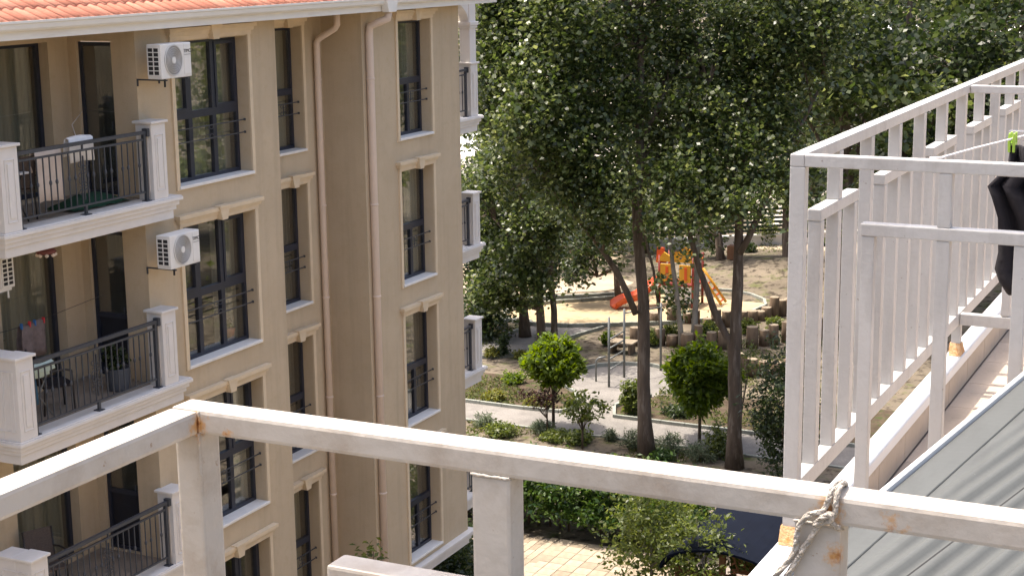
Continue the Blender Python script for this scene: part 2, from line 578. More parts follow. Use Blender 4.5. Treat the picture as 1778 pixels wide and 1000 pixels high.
def tree(name, label, base, limbs, blobs, leaf=0.14, per=26, sig=0.33, lm='leaf_poplar', bark='bark',
         group=None, cat='tree', twigs=0.12, asp=0.75):
    base = Vector(base)
    o = thing(name, label, cat, base, group)
    mb = MB()
    nodes = []
    for pts, r0, r1 in limbs:
        pts = [Vector(p) for p in pts]
        # subdivide with a little wobble so that the stems are never dead straight
        fine = [pts[0]]
        for a, b in zip(pts[:-1], pts[1:]):
            k = max(2, int((b - a).length / 0.9))
            for i in range(1, k + 1):
                p = a.lerp(b, i / k)
                if i < k:
                    p = p + Vector((random.uniform(-1, 1), random.uniform(-1, 1), 0)) * r0 * 0.22
                fine.append(p)
        m = len(fine)
        rad = [(r0 + (r1 - r0) * i / (m - 1)) * random.uniform(0.93, 1.07) for i in range(m)]
        if pts[0].z < base.z + 0.1:
            rad[0] *= 1.25
        mb.tube(fine, rad, 10)
        nodes += fine[m // 3:]
    cl = np.concatenate([blob_clusters(c, r, max(4, int(n * .72)), .30) for c, r, n in blobs])
    cl = cl[cl[:, 2] > base.z + 0.15]
    nodes_a = np.array([tuple(p) for p in nodes])
    for i in range(len(cl)):
        if random.random() < twigs:
            d = nodes_a - cl[i]
            dd = np.sum(d * d, axis=1) + np.maximum(0, nodes_a[:, 2] - cl[i, 2]) * 3
            a = Vector(nodes_a[int(np.argmin(dd))])
            b = Vector(cl[i])
            mid = a.lerp(b, 0.5) + Vector((0, 0, 0.15 * (b - a).length))
            mb.tube([a, mid, b], [0.045, 0.025, 0.01], 5, cap=False)
    mb.build('trunk', bark, o)
    pts = spray(cl, per * 1.45, sig * .92)
    me = leaf_mesh('crown', pts - np.array(base), leaf, lm, asp=asp)
    c = bpy.data.objects.new('crown', me)
    C.objects.link(c)
    c.parent = o
    return o


def shrub(name, label, base, r, n, leaf, lm, per=12, sig=0.07, group=None, stem=None, cat='shrub', upb=0.5, asp=0.5,
          shell=0.35, zc=None, dirs_out=False, stemr=0.03, bark='bark'):
    base = Vector(base)
    o = thing(name, label, cat, base, group)
    zc = r[2] * 0.85 if zc is None else zc
    c = np.array([0, 0, zc])
    cl = blob_clusters(c, r, n, shell)
    cl = cl[cl[:, 2] > 0.03]
    pts = spray(cl, per, sig)
    pts = pts[pts[:, 2] > 0.02]
    dirs = None
    if dirs_out:
        dirs = pts - (c - np.array([0, 0, r[2] * 0.3]))
        dirs = dirs / (np.linalg.norm(dirs, axis=1, keepdims=True) + 1e-9)
    me = leaf_mesh('foliage', pts, leaf, lm, upb=upb, asp=asp, dirs=dirs)
    f = bpy.data.objects.new('foliage', me)
    C.objects.link(f)
    f.parent = o
    mb = MB()
    b0 = base
    mb.tube([b0 + Vector((0, 0, -0.05)), b0 + Vector((0.02, 0.01, zc * 0.6)), b0 + Vector((0, 0.02, zc))],
            [stemr, stemr * 0.85, stemr * 0.5], 7)
    for i in range(6):
        q = Vector(cl[random.randrange(len(cl))])
        mb.tube([b0 + Vector((0, 0, zc * 0.45)), b0 + q], [stemr * 0.5, stemr * 0.2], 5, cap=False)
    mb.build('stem', bark, o)
    return o


# ================================================================== GROUND
def sheet(name, poly, z, m, kind='structure', smooth=0, thick=0.0):
    p = [Vector((q[0], q[1], 0)) for q in poly]
    for _ in range(smooth):
        q = []
        for i in range(len(p)):
            a, b = p[i], p[(i + 1) % len(p)]
            q += [a.lerp(b, 0.25), a.lerp(b, 0.75)]
        p = q
    ar = sum(p[i].x * p[(i + 1) % len(p)].y - p[(i + 1) % len(p)].x * p[i].y for i in range(len(p)))
    if ar < 0:
        p = p[::-1]
    mb = MB()
    mb.v = [(q.x, q.y, z) for q in p]
    mb.f = [tuple(range(len(p)))]
    mb.sm = [False]
    o = tag(mb.build(name, m), kind=kind)
    return o, p


def kerb(name, pts, h=0.10, wdt=0.10, closed=False):
    """kerb stones, each a piece of the kerb line"""
    pts = [Vector((p[0], p[1], 0)) for p in pts]
    if closed:
        pts = pts + [pts[0]]
    root = bpy.data.objects.new(name, None)
    C.objects.link(root)
    root.location = pts[0]
    tag(root, kind='structure')
    # resample into stones of about 0.8 m
    out = [pts[0]]
    for a, b in zip(pts[:-1], pts[1:]):
        k = max(1, round((b - a).length / 0.8))
        out += [a.lerp(b, i / k) for i in range(1, k + 1)]
    for a, b in zip(out[:-1], out[1:]):
        d = (b - a)
        if d.length < 0.05:
            continue
        L = d.length
        d.normalize()
        n = Vector((-d.y, d.x, 0)) * wdt * 0.5
        a2 = a + d * 0.008
        b2 = b - d * 0.008
        mb = MB()
        hz = h + random.uniform(-0.008, 0.008)
        mb.prism([((a2 - n).x, (a2 - n).y), ((b2 - n).x, (b2 - n).y), ((b2 + n).x, (b2 + n).y), ((a2 + n).x, (a2 + n).y)],
                 'z', -0.05, hz)
        mb.build('kerb_stone', 'kerb', root)
    return root


gb = MB()
NG = 60
xs = np.concatenate([np.linspace(-60, 20, 9)[:-1], np.linspace(20, 100, 81)[:-1], np.geomspace(100, 1500, 16)])
ys = np.concatenate([-np.geomspace(1500, 40, 14), np.linspace(-30, 60, 91), np.geomspace(70, 1500, 14)])


def gz(x, y):
    """gentle mounds beyond the playground; flat elsewhere"""
    z = 0.0
    d2 = ((x - 72) / 3.2) ** 2 + ((y - 20.0) / 5.0) ** 2
    z += 0.8 * math.exp(-d2)
    return z


rows = [[(x, y, gz(x, y)) for y in ys] for x in xs]
gb.grid(rows)
struct('ground', gb, 'soil')

# main path along Y (2 m wide), round gravel court with its link to the path
path_poly = [(45.0, 40), (45.0, 2), (47.1, 2), (47.1, 19.3), (48.3, 19.9), (49.6, 19.3), (51.0, 18.6), (52.6, 18.8), (53.6, 20.0), (53.7, 21.3),
             (52.9, 22.4), (51.7, 22.9), (50.5, 22.6), (49.6, 21.8), (48.6, 21.3), (47.2, 20.9), (46.85, 22), (46.85, 40)]
sheet('path', path_poly, 0.012, 'gravel')
kerb('kerb', [(44.95, 34), (44.95, 4)], 0.06)
kerb('kerb', [(46.9, 34), (46.8, 22.5), (46.9, 21.3), (47.4, 21.0), (48.3, 21.25), (49.3, 21.75), (49.9, 22.4), (49.7, 23.0)], 0.12)
kerb('kerb', [(47.1, 4), (47.1, 19.4), (48.2, 19.85), (49.1, 19.7), (49.9, 19.2)], 0.12)
kerb('kerb', [(51.0, 22.95), (51.9, 22.95), (52.9, 22.45), (53.55, 21.6), (53.7, 20.6), (53.3, 19.6), (52.5, 18.9)], 0.14)
# planted beds
sheet('flower_bed', [(46.85, 34), (46.85, 22.2), (47.0, 21.4), (47.6, 21.1), (48.5, 21.4), (49.4, 21.9), (49.9, 22.4), (50.6, 24.6), (50.2, 34)], 0.008, 'bed_soil')
sheet('flower_bed', [(47.1, 4), (47.1, 19.4), (48.2, 19.8), (49.2, 19.6), (50.2, 18.9), (51.5, 14), (51.5, 4)], 0.008, 'bed_soil')
sheet('flower_bed', [(38.5, 34), (38.5, 3), (44.95, 3), (44.95, 34)], 0.006, 'soil')
# second path from the left to the sandpit
sheet('path', [(52.0, 33), (52.1, 27.2), (53.4, 25.6), (55.6, 25.6), (58.4, 25.0), (59.6, 27.4), (57.6, 27.6), (55.2, 27.6), (54.0, 28.6), (53.8, 33)], 0.010, 'gravel')
kerb('kerb', [(54.2, 32), (54.3, 28.6), (55.4, 27.7), (57.4, 27.5), (58.4, 27.7), (58.6, 28.4), (57.8, 28.9)], 0.12)
kerb('kerb', [(52.0, 32), (52.0, 27.4), (53.2, 25.7), (55.4, 25.3), (57.2, 25.0), (58.6, 24.6)], 0.12)
# sandpit with kerb
sand_pts = [(58.2, 29.2), (60.4, 29.6), (62.2, 28.3), (63.2, 26.9), (65.2, 25.2), (67.2, 23.2), (67.0, 21.2), (65.2, 19.6),
            (62.6, 20.2), (60.6, 21.8), (59.0, 24.6), (57.8, 26.8)]
_, sp = sheet('sandpit', sand_pts, 0.016, 'sand', smooth=2)
kerb('kerb', [(p.x, p.y) for p in sp[::2]], 0.16, 0.12, closed=True)
kerb('kerb', [(61.6, 30.2), (63.2, 28.4), (64.6, 26.4), (66.0, 25.4)], 0.16, 0.12)
# sandy clearing, pale ground to the left back, road beyond
sheet('clearing', [(73.5, 27.5), (78.0, 26.0), (80.2, 22.2), (82.0, 18.5), (79.0, 17), (75.6, 19.2), (73.8, 22.6), (71.4, 26.6), (66, 30.5), (69.5, 32)], 0.02, 'pale_sand', smooth=2)
sheet('clearing', [(62.5, 31), (64.5, 29.5), (69.5, 33), (73, 40), (70, 46), (62, 40)], 0.014, 'pale_sand', smooth=2)
_pg = [PG(*q) for q in ((930, 515), (985, 508), (1075, 505), (1125, 478), (1125, 425), (1000, 418), (930, 440), (905, 480))]
sheet('clearing', [(q.x, q.y) for q in _pg], 0.018, 'pale_sand', smooth=2)
sheet('road', [(86, 78), (122, 88), (150, 60), (120, 38), (100, 36), (84, 52)], 0.03, 'asphalt_pale')
sheet('pavement', [(100, 44), (104, 44), (116, 62), (112, 64)], 0.045, 'concrete_white')
sheet('pavement', [(104, 52), (107, 52), (118, 72), (114, 74)], 0.047, 'concrete_white')
sheet('road', [(84, 26), (93, 14), (104, 20), (95, 33)], 0.035, 'asphalt_pale')

# beige paved yard by the corner of the building, each paver its own piece
yard, _ = sheet('pavement', [(26, 19.5), (26, 11.0), (36.2, 11.0), (36.2, 19.5)], 0.012, 'grout')
PVX, PVY = 0.40, 0.40
pv = [MB().box(-PVX / 2 + .006, PVX / 2 - .006, -PVY / 2 + .006, PVY / 2 - .006, 0.0, 0.05).mesh('paver', 'paver', bevel=0.006, seg=1)]
for kcol in ((0.28, 0.23, 0.17), (0.37, 0.31, 0.235)):
    mm = mat('paver_%d' % int(kcol[0] * 100), kcol, 0.9, 0.12, 7, 0.25, 40, 0.1)
    q = pv[0].copy()
    q.materials[0] = mm
    pv.append(q)
pvh = [MB().box(-.2 + .005, .2 - .005, -.1 + .005, .1 - .005, 0.0, 0.05).mesh('paver', 'paver', bevel=0.005, seg=1)]
for q0 in pv[1:]:
    q = pvh[0].copy()
    q.materials[0] = q0.materials[0]
    pvh.append(q)
for i in range(10):
    for j in range(14):
        x = 32.4 + i * 0.4
        y = 13.0 + j * 0.4
        if y > 16.3:
            continue
        o = link('paver', random.choice(pv), yard, (x, y, 0.012 + random.uniform(0, .004)))
n = 0
for i in range(9):
    for j in range(10):
        x = 32.6 + i * 0.4
        y = 16.35 + j * 0.2
        link('paver', random.choice(pvh), yard, (x + (0.2 if j % 2 else 0), y, 0.012 + random.uniform(0, .004)))

# ================================================================== APARTMENT BUILDING (left)
F = 16.0                 # facade plane (Y)
FR = 16.89               # recessed strip
PITCH = 2.94
ZF = 11.28               # top balcony floor level in world z (-3.72 + 15)
XA, XB, XC, XD = 19.82, 23.57, 26.42, 30.32
ZT = 13.88               # soffit height
bld = thing('apartment_building', 'beige four storey apartment building with white balconies and orange tiled roof', 'building', (25, 18, 0))


def wall_open(mb, a0, a1, z0, z1, opens, fixed, axis='x', reveal=0.0):
    """wall face with rectangular openings and their reveals. axis 'x': wall lies along X at Y=fixed (faces -Y);
    'y': lies along Y at X=fixed (faces -X)"""
    As = sorted({a0, a1, *[o[0] for o in opens], *[o[1] for o in opens]})
    Zs = sorted({z0, z1, *[o[2] for o in opens], *[o[3] for o in opens]})

    def P(a, z, d=0.0):
        return (a, fixed + d, z) if axis == 'x' else (fixed + d, a, z)
    for i in range(len(As) - 1):
        for j in range(len(Zs) - 1):
            ca, cz = (As[i] + As[i + 1]) / 2, (Zs[j] + Zs[j + 1]) / 2
            if any(o[0] < ca < o[1] and o[2] < cz < o[3] for o in opens):
                continue
            mb.quad(P(As[i], Zs[j]), P(As[i + 1], Zs[j]), P(As[i + 1], Zs[j + 1]), P(As[i], Zs[j + 1]))
    if reveal:
        for (x0, x1, zz0, zz1) in opens:
            mb.quad(P(x0, zz0), P(x0, zz0, reveal), P(x0, zz1, reveal), P(x0, zz1))
            mb.quad(P(x1, zz0, reveal), P(x1, zz0), P(x1, zz1), P(x1, zz1, reveal))
            mb.quad(P(x0, zz1), P(x0, zz1, reveal), P(x1, zz1, reveal), P(x1, zz1))
            mb.quad(P(x0, zz0, reveal), P(x0, zz0), P(x1, zz0), P(x1, zz0, reveal))


W1 = (20.72, 22.72)
W2 = (24.70, 25.72)
W3 = (27.75, 29.07)
ZH, ZS = 13.61, 11.34          # window head / sill, top floor
floors = range(5)


def op(wx, k):
    return (wx[0], wx[1], ZS - k * PITCH, ZH - k * PITCH)


wm = MB()
wall_open(wm, XA, XB, 0, ZT + .05, [op(W1, k) for k in range(4)], F, 'x', 0.30)
wm.quad((XB, F, 0), (XB, FR, 0), (XB, FR, ZT), (XB, F, ZT))
wall_open(wm, XB, XC, 0, ZT + .05, [op(W2, k) for k in range(4)], FR, 'x', 0.30)
wm.quad((XC, FR, 0), (XC, F, 0), (XC, F, ZT), (XC, FR, ZT))
wall_open(wm, XC, XD, 2.05, ZT + .05, [op(W3, k) for k in range(4)], F, 'x', 0.30)
wm.quad((XD, F, 2.05), (XD, 30, 2.05), (XD, 30, ZT), (XD, F, ZT))
wm.quad((XC, F, 2.05), (XC, 30, 2.05), (XD, 30, 2.05), (XD, F, 2.05))
wm.quad((XC, F, 0), (XC, 30, 0), (XC, 30, 2.05), (XC, F, 2.05))
wm.quad((XC, 19.0, 0), (XD, 19.0, 0), (XD, 19.0, 2.05), (XC, 19.0, 2.05))
# loggia walls
YB = 17.30
DY = (16.46, 17.14)
WL = (17.97, 19.37)
wall_open(wm, F, YB, 0, ZT + .05, [(DY[0], DY[1], ZF + .02 - k * PITCH, 13.67 - k * PITCH) for k in range(4)], XA, 'y', 0.12)
wall_open(wm, 12.0, XA, 0, ZT + .05, [(WL[0], WL[1], ZF + .04 - k * PITCH, 13.67 - k * PITCH) for k in range(4)], YB, 'x', 0.24)
wm.quad((12, YB, 0), (12, 30, 0), (12, 30, ZT), (12, YB, ZT))
wm.build('wall', 'stucco', bld)

# window meshes, built once at the origin of the opening's lower left corner (front plane at y=0)


def bars(mb, xs_, z0, z1, w_, y0, y1):
    for x in xs_:
        mb.box(x - w_ / 2, x + w_ / 2, y0, y1, z0, z1)


HW = ZH - ZS
FY = 0.26


def curtain_mesh(wd, hh, folds, amp=0.03, y=0.42, xo=0.0):
    mb = MB()
    n_ = folds * 6
    top, bot = [], []
    ph = random.uniform(0, 6)
    for i in range(n_ + 1):
        x = xo + wd * i / n_
        a = amp * (0.6 + 0.4 * math.sin(i * 0.37 + ph))
        yy = y + a * math.sin(i * 2 * math.pi / 6 + 0.6 * math.sin(i * 0.21 + ph))
        top.append((x, yy, hh))
        bot.append((x + 0.01 * math.sin(i * 0.5), yy + 0.01 * math.sin(i), 0.02))
    mb.grid([bot, top])
    return mb


def scroll(mb, cx, cz, s_, y, r=0.007):
    """wrought iron S scroll pair around (cx,cz)"""
    for sg in (-1, 1):
        for vz in (-1, 1):
            pts = []
            for i in range(15):
                a = i / 14 * 1.5 * math.pi
                rr = s_ * (0.5 - 0.026 * i)
                pts.append((cx + sg * (s_ * 0.42 - rr * math.cos(a) * 0.8), y, cz + vz * (s_ * 0.42 + rr * math.sin(a) * -0.8 + 0.12 * s_)))
            mb.tube(pts, r, 5, cap=False)


def window_parts(wd, kind):
    d = {}
    fr_ = MB()
    e = 0.06
    y0, y1 = FY - 0.035, FY + 0.035
    fr_.box(0, e, y0, y1, 0, HW)
    fr_.box(wd - e, wd, y0, y1, 0, HW)
    fr_.box(e, wd - e, y0, y1, 0, e)
    fr_.box(e, wd - e, y0, y1, HW - e, HW)
    tz = 1.07
    fr_.box(e, wd - e, y0 - .01, y1, tz - .06, tz + .06)
    if kind == 'wide':
        m_ = (0.67, 1.32)
        for x in m_:
            fr_.box(x - .05, x + .05, y0 - .005, y1 - .002, e, tz - .06)
            fr_.box(x - .05, x + .05, y0 - .005, y1 - .002, tz + .06, HW - e)
        # opening sashes, upper left and upper right
        for a, b in ((e, m_[0] - .05), (m_[1] + .05, wd - e)):
            q0, q1 = y0 - .02, y1 - .02
            fr_.box(a, a + .055, q0, q1, tz + .06, HW - e)
            fr_.box(b - .055, b, q0, q1, tz + .06, HW - e)
            fr_.box(a + .055, b - .055, q0, q1, tz + .06, tz + .115)
            fr_.box(a + .055, b - .055, q0, q1, HW - e - .055, HW - e)
        cells = [(e, m_[0] - .05), (m_[0] + .05, m_[1] - .05), (m_[1] + .05, wd - e)]
        lo = cells
        up = cells
    elif kind == 'mid':
        x = wd * 0.58
        fr_.box(x - .045, x + .045, y0 - .005, y1 - .002, e, tz - .06)
        lo = [(e, x - .045), (x + .045, wd - e)]
        up = [(e, wd - e)]
    else:
        lo = up = [(e, wd - e)]
    d['frame'] = fr_.mesh('window', 'frame')
    d['panes'] = []
    for a, b in lo:
        d['panes'].append(MB().box(a, b, FY - .006, FY + .006, e, tz - .06).mesh('pane', 'glass'))
    for a, b in up:
        d['panes'].append(MB().box(a, b, FY - .006, FY + .006, tz + .06, HW - e).mesh('pane', 'glass'))
    gr = MB()
    gy = 0.10
    for z in (0.66, 0.87):
        gr.box(-0.0, wd, gy - .008, gy + .008, z - .009, z + .009)
        for x in (0.0, wd):
            gr.box(x - .012, x + .012, gy - .02, gy + .02, z - .02, z + .02)
    scroll(gr, wd / 2, 0.765, 0.17 if wd > 1.1 else 0.14, gy, 0.006)
    gr.box(wd / 2 - .006, wd / 2 + .006, gy - .006, gy + .006, 0.66, 0.87)
    d['guard'] = gr.mesh('guard_rail', 'iron')
    cu = curtain_mesh(wd, HW, int(wd * 9))
    d['curtain'] = cu.mesh('curtain', 'curtain')
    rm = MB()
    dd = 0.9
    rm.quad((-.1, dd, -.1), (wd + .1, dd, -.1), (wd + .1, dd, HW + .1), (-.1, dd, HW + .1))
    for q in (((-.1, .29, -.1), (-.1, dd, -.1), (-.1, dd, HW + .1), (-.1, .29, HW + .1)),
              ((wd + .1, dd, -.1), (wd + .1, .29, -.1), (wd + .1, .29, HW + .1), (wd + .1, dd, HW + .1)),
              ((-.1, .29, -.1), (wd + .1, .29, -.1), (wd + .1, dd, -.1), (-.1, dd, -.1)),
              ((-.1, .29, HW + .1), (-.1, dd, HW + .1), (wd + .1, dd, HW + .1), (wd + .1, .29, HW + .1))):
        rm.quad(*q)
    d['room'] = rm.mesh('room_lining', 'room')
    si = MB().box(-.03, wd + .03, -0.05, FY - .036, -0.05, 0.004)
    d['sill'] = si.mesh('sill', 'sill_stone', bevel=0.008, seg=1)
    tr = MB()
    tw = 0.085
    tr.box(-tw, -.002, -0.03, 0.02, -0.06, HW + .02)
    tr2 = MB().box(wd + .002, wd + tw, -0.03, 0.02, -0.06, HW + .02)
    d['trim'] = tr.mesh('jamb_trim', 'trim')
    d['trim2'] = tr2.mesh('jamb_trim', 'trim')
    co = MB()
    cw = 0.17
    prof = [(0.02, HW + .02), (-.035, HW + .02), (-.04, HW + .09), (-.07, HW + .10), (-.07, HW + .14), (-.105, HW + .17), (-.105, HW + .22), (0.02, HW + .22)]
    # stepped cornice, narrower below, wider above
    co.prism([(0.02, HW + .02), (-.040, HW + .02), (-.045, HW + .09), (0.02, HW + .09)], 'x', -cw + .08, wd + cw - .08)
    co.prism([(0.02, HW + .09), (-.065, HW + .09), (-.085, HW + .155), (0.02, HW + .155)], 'x', -cw + .04, wd + cw - .04)
    co.prism([(0.02, HW + .155), (-.11, HW + .155), (-.11, HW + .215), (0.02, HW + .215)], 'x', -cw, wd + cw)
    d['cornice'] = co.mesh('cornice', 'trim')
    ks = MB()
    kx = wd / 2
    ks.v = []
    pts0 = [(kx - .075, HW + .0), (kx + .075, HW + .0), (kx + .125, HW + .20), (kx - .125, HW + .20)]
    ks.prism(pts0, 'y', -0.135, -0.02)
    ks.box(kx - .15, kx + .15, -.155, -.02, HW + .20, HW + .235)
    d['key'] = ks.mesh('keystone', 'trim')
    return d


wp = {'wide': window_parts(W1[1] - W1[0], 'wide'), 'narrow': window_parts(W2[1] - W2[0], 'narrow'), 'mid': window_parts(W3[1] - W3[0], 'mid')}
CURT = {'wide': [[(0, .64, 'curtain'), (.66, 1, 'curtain')], [(.0, .12, 'curtain_dark'), (.68, 1, 'curtain')], [(0, .1, 'curtain'), (.72, 1, 'curtain_pale')], [(.15, .4, 'curtain_dark'), (.8, 1, 'curtain_dark')]],
        'narrow': [[(0, 1, 'curtain')], [(0, 1, 'curtain_dark')], [(.3, 1, 'curtain_dark')], [(0, 1, 'curtain')]],
        'mid': [[(0, .3, 'curtain_dark'), (.36, 1, 'curtain')], [(0, .35, 'curtain_dark'), (.62, 1, 'curtain')], [(0, .3, 'curtain_dark'), (.6, 1, 'curtain_dark')], [(0, .5, 'curtain'), (.55, 1, 'curtain_dark')]]}
for wx, yy, kd in ((W1, F, 'wide'), (W2, FR, 'narrow'), (W3, F, 'mid')):
    for k in range(4):
        L = (wx[0], yy, ZS - k * PITCH)
        d = wp[kd]
        win = link('window', d['frame'], bld, L)
        for p in d['panes']:
            link('pane', p, win, L)
        wdt_ = wx[1] - wx[0]
        for f0, f1, cm in CURT[kd][k]:
            cu = curtain_mesh(wdt_ * (f1 - f0), HW, max(2, int(wdt_ * (f1 - f0) * random.uniform(7, 11))), random.uniform(.025, .05), random.uniform(.40, .46), wdt_ * f0).mesh('curtain', cm)
            link('curtain', cu, win, L)
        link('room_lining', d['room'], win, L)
        link('guard_rail', d['guard'], win, L)
        link('sill', d['sill'], win, L)
        link('jamb_trim', d['trim'], win, L)
        link('jamb_trim', d['trim2'], win, L)
        co = link('cornice', d['cornice'], bld, L)
        link('keystone', d['key'], co, L)

# loggia: glazed balcony door wall with curtain + dark side door, per floor
for k in range(4):
    zf = ZF - k * PITCH
    L = (WL[0], YB + .0, zf + .04)
    hh = 13.67 - ZF - .04
    wd = WL[1] - WL[0]
    fr_ = MB()
    for a, b in ((0, .055), (wd - .07, wd)):
        fr_.box(a, b, .18, .25, 0, hh)
    fr_.box(.055, wd - .07, .18, .25, hh - .06, hh)
    fr_.box(.055, wd - .07, .18, .25, 0, .07)
    win = link('balcony_window', fr_.mesh('balcony_window', 'frame'), bld, L)
    link('pane', MB().box(.055, wd - .07, .205, .215, .07, hh - .06).mesh('pane', 'glass'), win, L)
    cu = curtain_mesh(wd, hh, 14, 0.04, 0.38)
    link('curtain', cu.mesh('curtain', 'curtain'), win, L)
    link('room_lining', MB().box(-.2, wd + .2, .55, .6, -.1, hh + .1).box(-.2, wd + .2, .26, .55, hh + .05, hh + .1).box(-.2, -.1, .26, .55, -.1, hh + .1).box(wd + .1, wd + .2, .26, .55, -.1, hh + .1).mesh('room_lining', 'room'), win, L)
    # door on the side wall (faces -X)
    dw = DY[1] - DY[0]
    D0 = (XA, DY[0], zf + .02)
    dr = MB()
    dr.box(.06, .12, 0, .05, 0, hh).box(.06, .12, dw - .05, dw, 0, hh).box(.06, .12, .05, dw - .05, hh - .05, hh)
    dr.box(.06, .12, .05, dw - .05, 0, .05)
    door = link('balcony_door', dr.mesh('balcony_door', 'frame'), bld, D0)
    if k != 0:
        link('mid_rail', MB().box(.065, .115, .05, dw - .05, .95, 1.03).mesh('mid_rail', 'frame'), door, D0)
    link('door_leaf', MB().box(.10, .13, .05, dw - .05, .05, hh - .05).mesh('door_leaf', 'door_dark'), door, D0)
    link('pane', MB().box(.082, .09, .06, dw - .06, .06 if k == 0 else 1.03, hh - .06).mesh('pane', 'glass'), door, D0)
    link('door_handle', MB().box(.03, .06, .07, .09, 1.02, 1.14).mesh('door_handle', 'iron'), door, D0)

# balcony slabs with stepped cornice, piers, railings
BX0, BX1 = 16.56, 20.26


def balcony_slab(x0, x1, yf, yback, zt, parent, rightonly=None):
    mb = MB()
    st = [(0.0, -.36, -.22), (0.035, -.22, -.15), (0.07, -.15, -.075), (0.115, -.075, -.02)]
    for o_, za, zb in st:
        mb.box(x0 - o_, x1 + o_, yf - o_, yback, zt + za, zt + zb - .0)
    mb.box(x0 - .10, x1 + .10, yf - .10, yback, zt - .02, zt - .0)
    return mb.build('balcony_slab', 'white_plaster', parent, bevel=0.007, seg=1)


def pier_mesh():
    mb = MB()
    mb.box(0, .34, 0, .30, 0, 1.16)
    mb.box(-.035, .375, -.035, .335, 1.165, 1.205)
    # raised panel frames on the two seen sides
    for a, b, c_, d_ in ((.07, .27, .13, 1.0),):
        t = .018
        for q in ((a, a + t, c_, d_), (b - t, b, c_, d_), (a + t, b - t, c_, c_ + t), (a + t, b - t, d_ - t, d_)):
            mb.box(q[0], q[1], -.012, 0.002, q[2], q[3])
        mb.box(a + .05, b - .05, -.014, 0.002, c_ + .06, d_ - .06)
        for q in ((a, a + t, c_, d_), (b - t, b, c_, d_), (a + t, b - t, c_, c_ + t), (a + t, b - t, d_ - t, d_)):
            mb.box(-.012, 0.002, q[0], q[1], q[2], q[3])
    return mb


pier_me = pier_mesh().mesh('pier', 'white_plaster', bevel=0.005, seg=1)
lp = pier_mesh()
lp.box(0, .30, .30, .62, 0, 1.16)
lp.box(-.035, .335, .335, .655, 1.165, 1.205)
t_ = .018
for q in ((.12, .12 + t_, .13, 1.0), (.52 - t_, .52, .13, 1.0), (.12 + t_, .52 - t_, .13, .13 + t_), (.12 + t_, .52 - t_, 1 - t_, 1.0)):
    lp.box(-.013, .002, q[0] + .02, q[1] + .02, q[2], q[3])
lpier_me = lp.mesh('pier', 'white_plaster', bevel=0.005, seg=1)

# railing pieces (local x from the first post)
RL = 19.68 - 16.86
knot = MB()
knot.box(-.008, .008, -.008, .008, 0, .77)
knot2 = MB()
knot2.box(-.008, .008, -.008, .008, 0, .77)
knot2.lathe([(.008, .36), (.021, .385), (.023, .405), (.019, .425), (.008, .45)], 0, 0, 8)
bal_me = [knot.mesh('baluster', 'iron'), knot2.mesh('baluster', 'iron')]


def railing(x0, x1, y, zt, parent, mid=True, nb=20):
    fr_ = MB()
    fr_.box(x0, x1, y - .03, y + .03, zt + 1.02, zt + 1.07)
    fr_.box(x0 + .03, x1 - .03, y - .016, y + .016, zt + .925, zt + .955)
    fr_.box(x0 + .03, x1 - .03, y - .016, y + .016, zt + .13, zt + .155)
    for x in (x0 + .03, x1 - .03):
        fr_.box(x - .025, x + .025, y - .025, y + .025, zt + .01, zt + 1.02)
        fr_.box(x - .055, x + .055, y - .055, y + .055, zt, zt + .014)
    fr_.box(x1, x1 + .06, y - .05, y + .05, zt + .98, zt + 1.10)
    if mid:
        xm = (x0 + x1) / 2 - .02
        fr_.box(xm - .02, xm + .02, y - .02, y + .02, zt + .01, zt + .13)
        fr_.box(xm - .06, xm + .06, y - .06, y + .06, zt, zt + .014)
        fr_.box(xm - .012, xm + .012, y - .012, y + .012, zt + .95, zt + 1.02)
    o = fr_.build('railing', 'iron', parent)
    if mid:
        s_ = MB()
        s_.box(xm - .007, xm + .007, y - .0115, y + .0115, zt + .22, zt + .86)
        for z in (.42, .66):
            scroll(s_, xm, zt + z, .17, y, .007)
            s_.box(xm - .10, xm + .10, y - .005, y + .005, zt + z - .006, zt + z + .006)
        s_.build('scroll_ornament', 'iron', o)
    for i in range(nb):
        x = x0 + .03 + (x1 - x0 - .06) * (i + 1) / (nb + 1)
        link('baluster', bal_me[1 if i % 3 else 0] if not (mid and abs(x - xm) < .05) else bal_me[0], o, (x, y, zt + .155))
    return o


for k in range(4):
    zf = ZF - k * PITCH
    balcony_slab(BX0, BX1, 15.78, YB - .01, zf, bld)
    fl = MB().box(BX0 + .32, XA - .01, 16.02, YB - .02, zf, zf + .006)
    fo = fl.build('balcony_floor', 'grout', bld)
    for i in range(9):
        for j in range(4):
            x0 = BX0 + .34 + i * .32
            y0 = 16.03 + j * .31
            if x0 + .31 < XA:
                MB().box(x0, x0 + .314, y0, y0 + .304, zf + .002, zf + .012).build('tile', 'balcony_tile', fo)
    link('pier', pier_me, bld, (19.72, 15.70, zf))
    link('pier', lpier_me, bld, (16.50, 15.70, zf))
    railing(16.86, 19.66, 15.78, zf, bld)

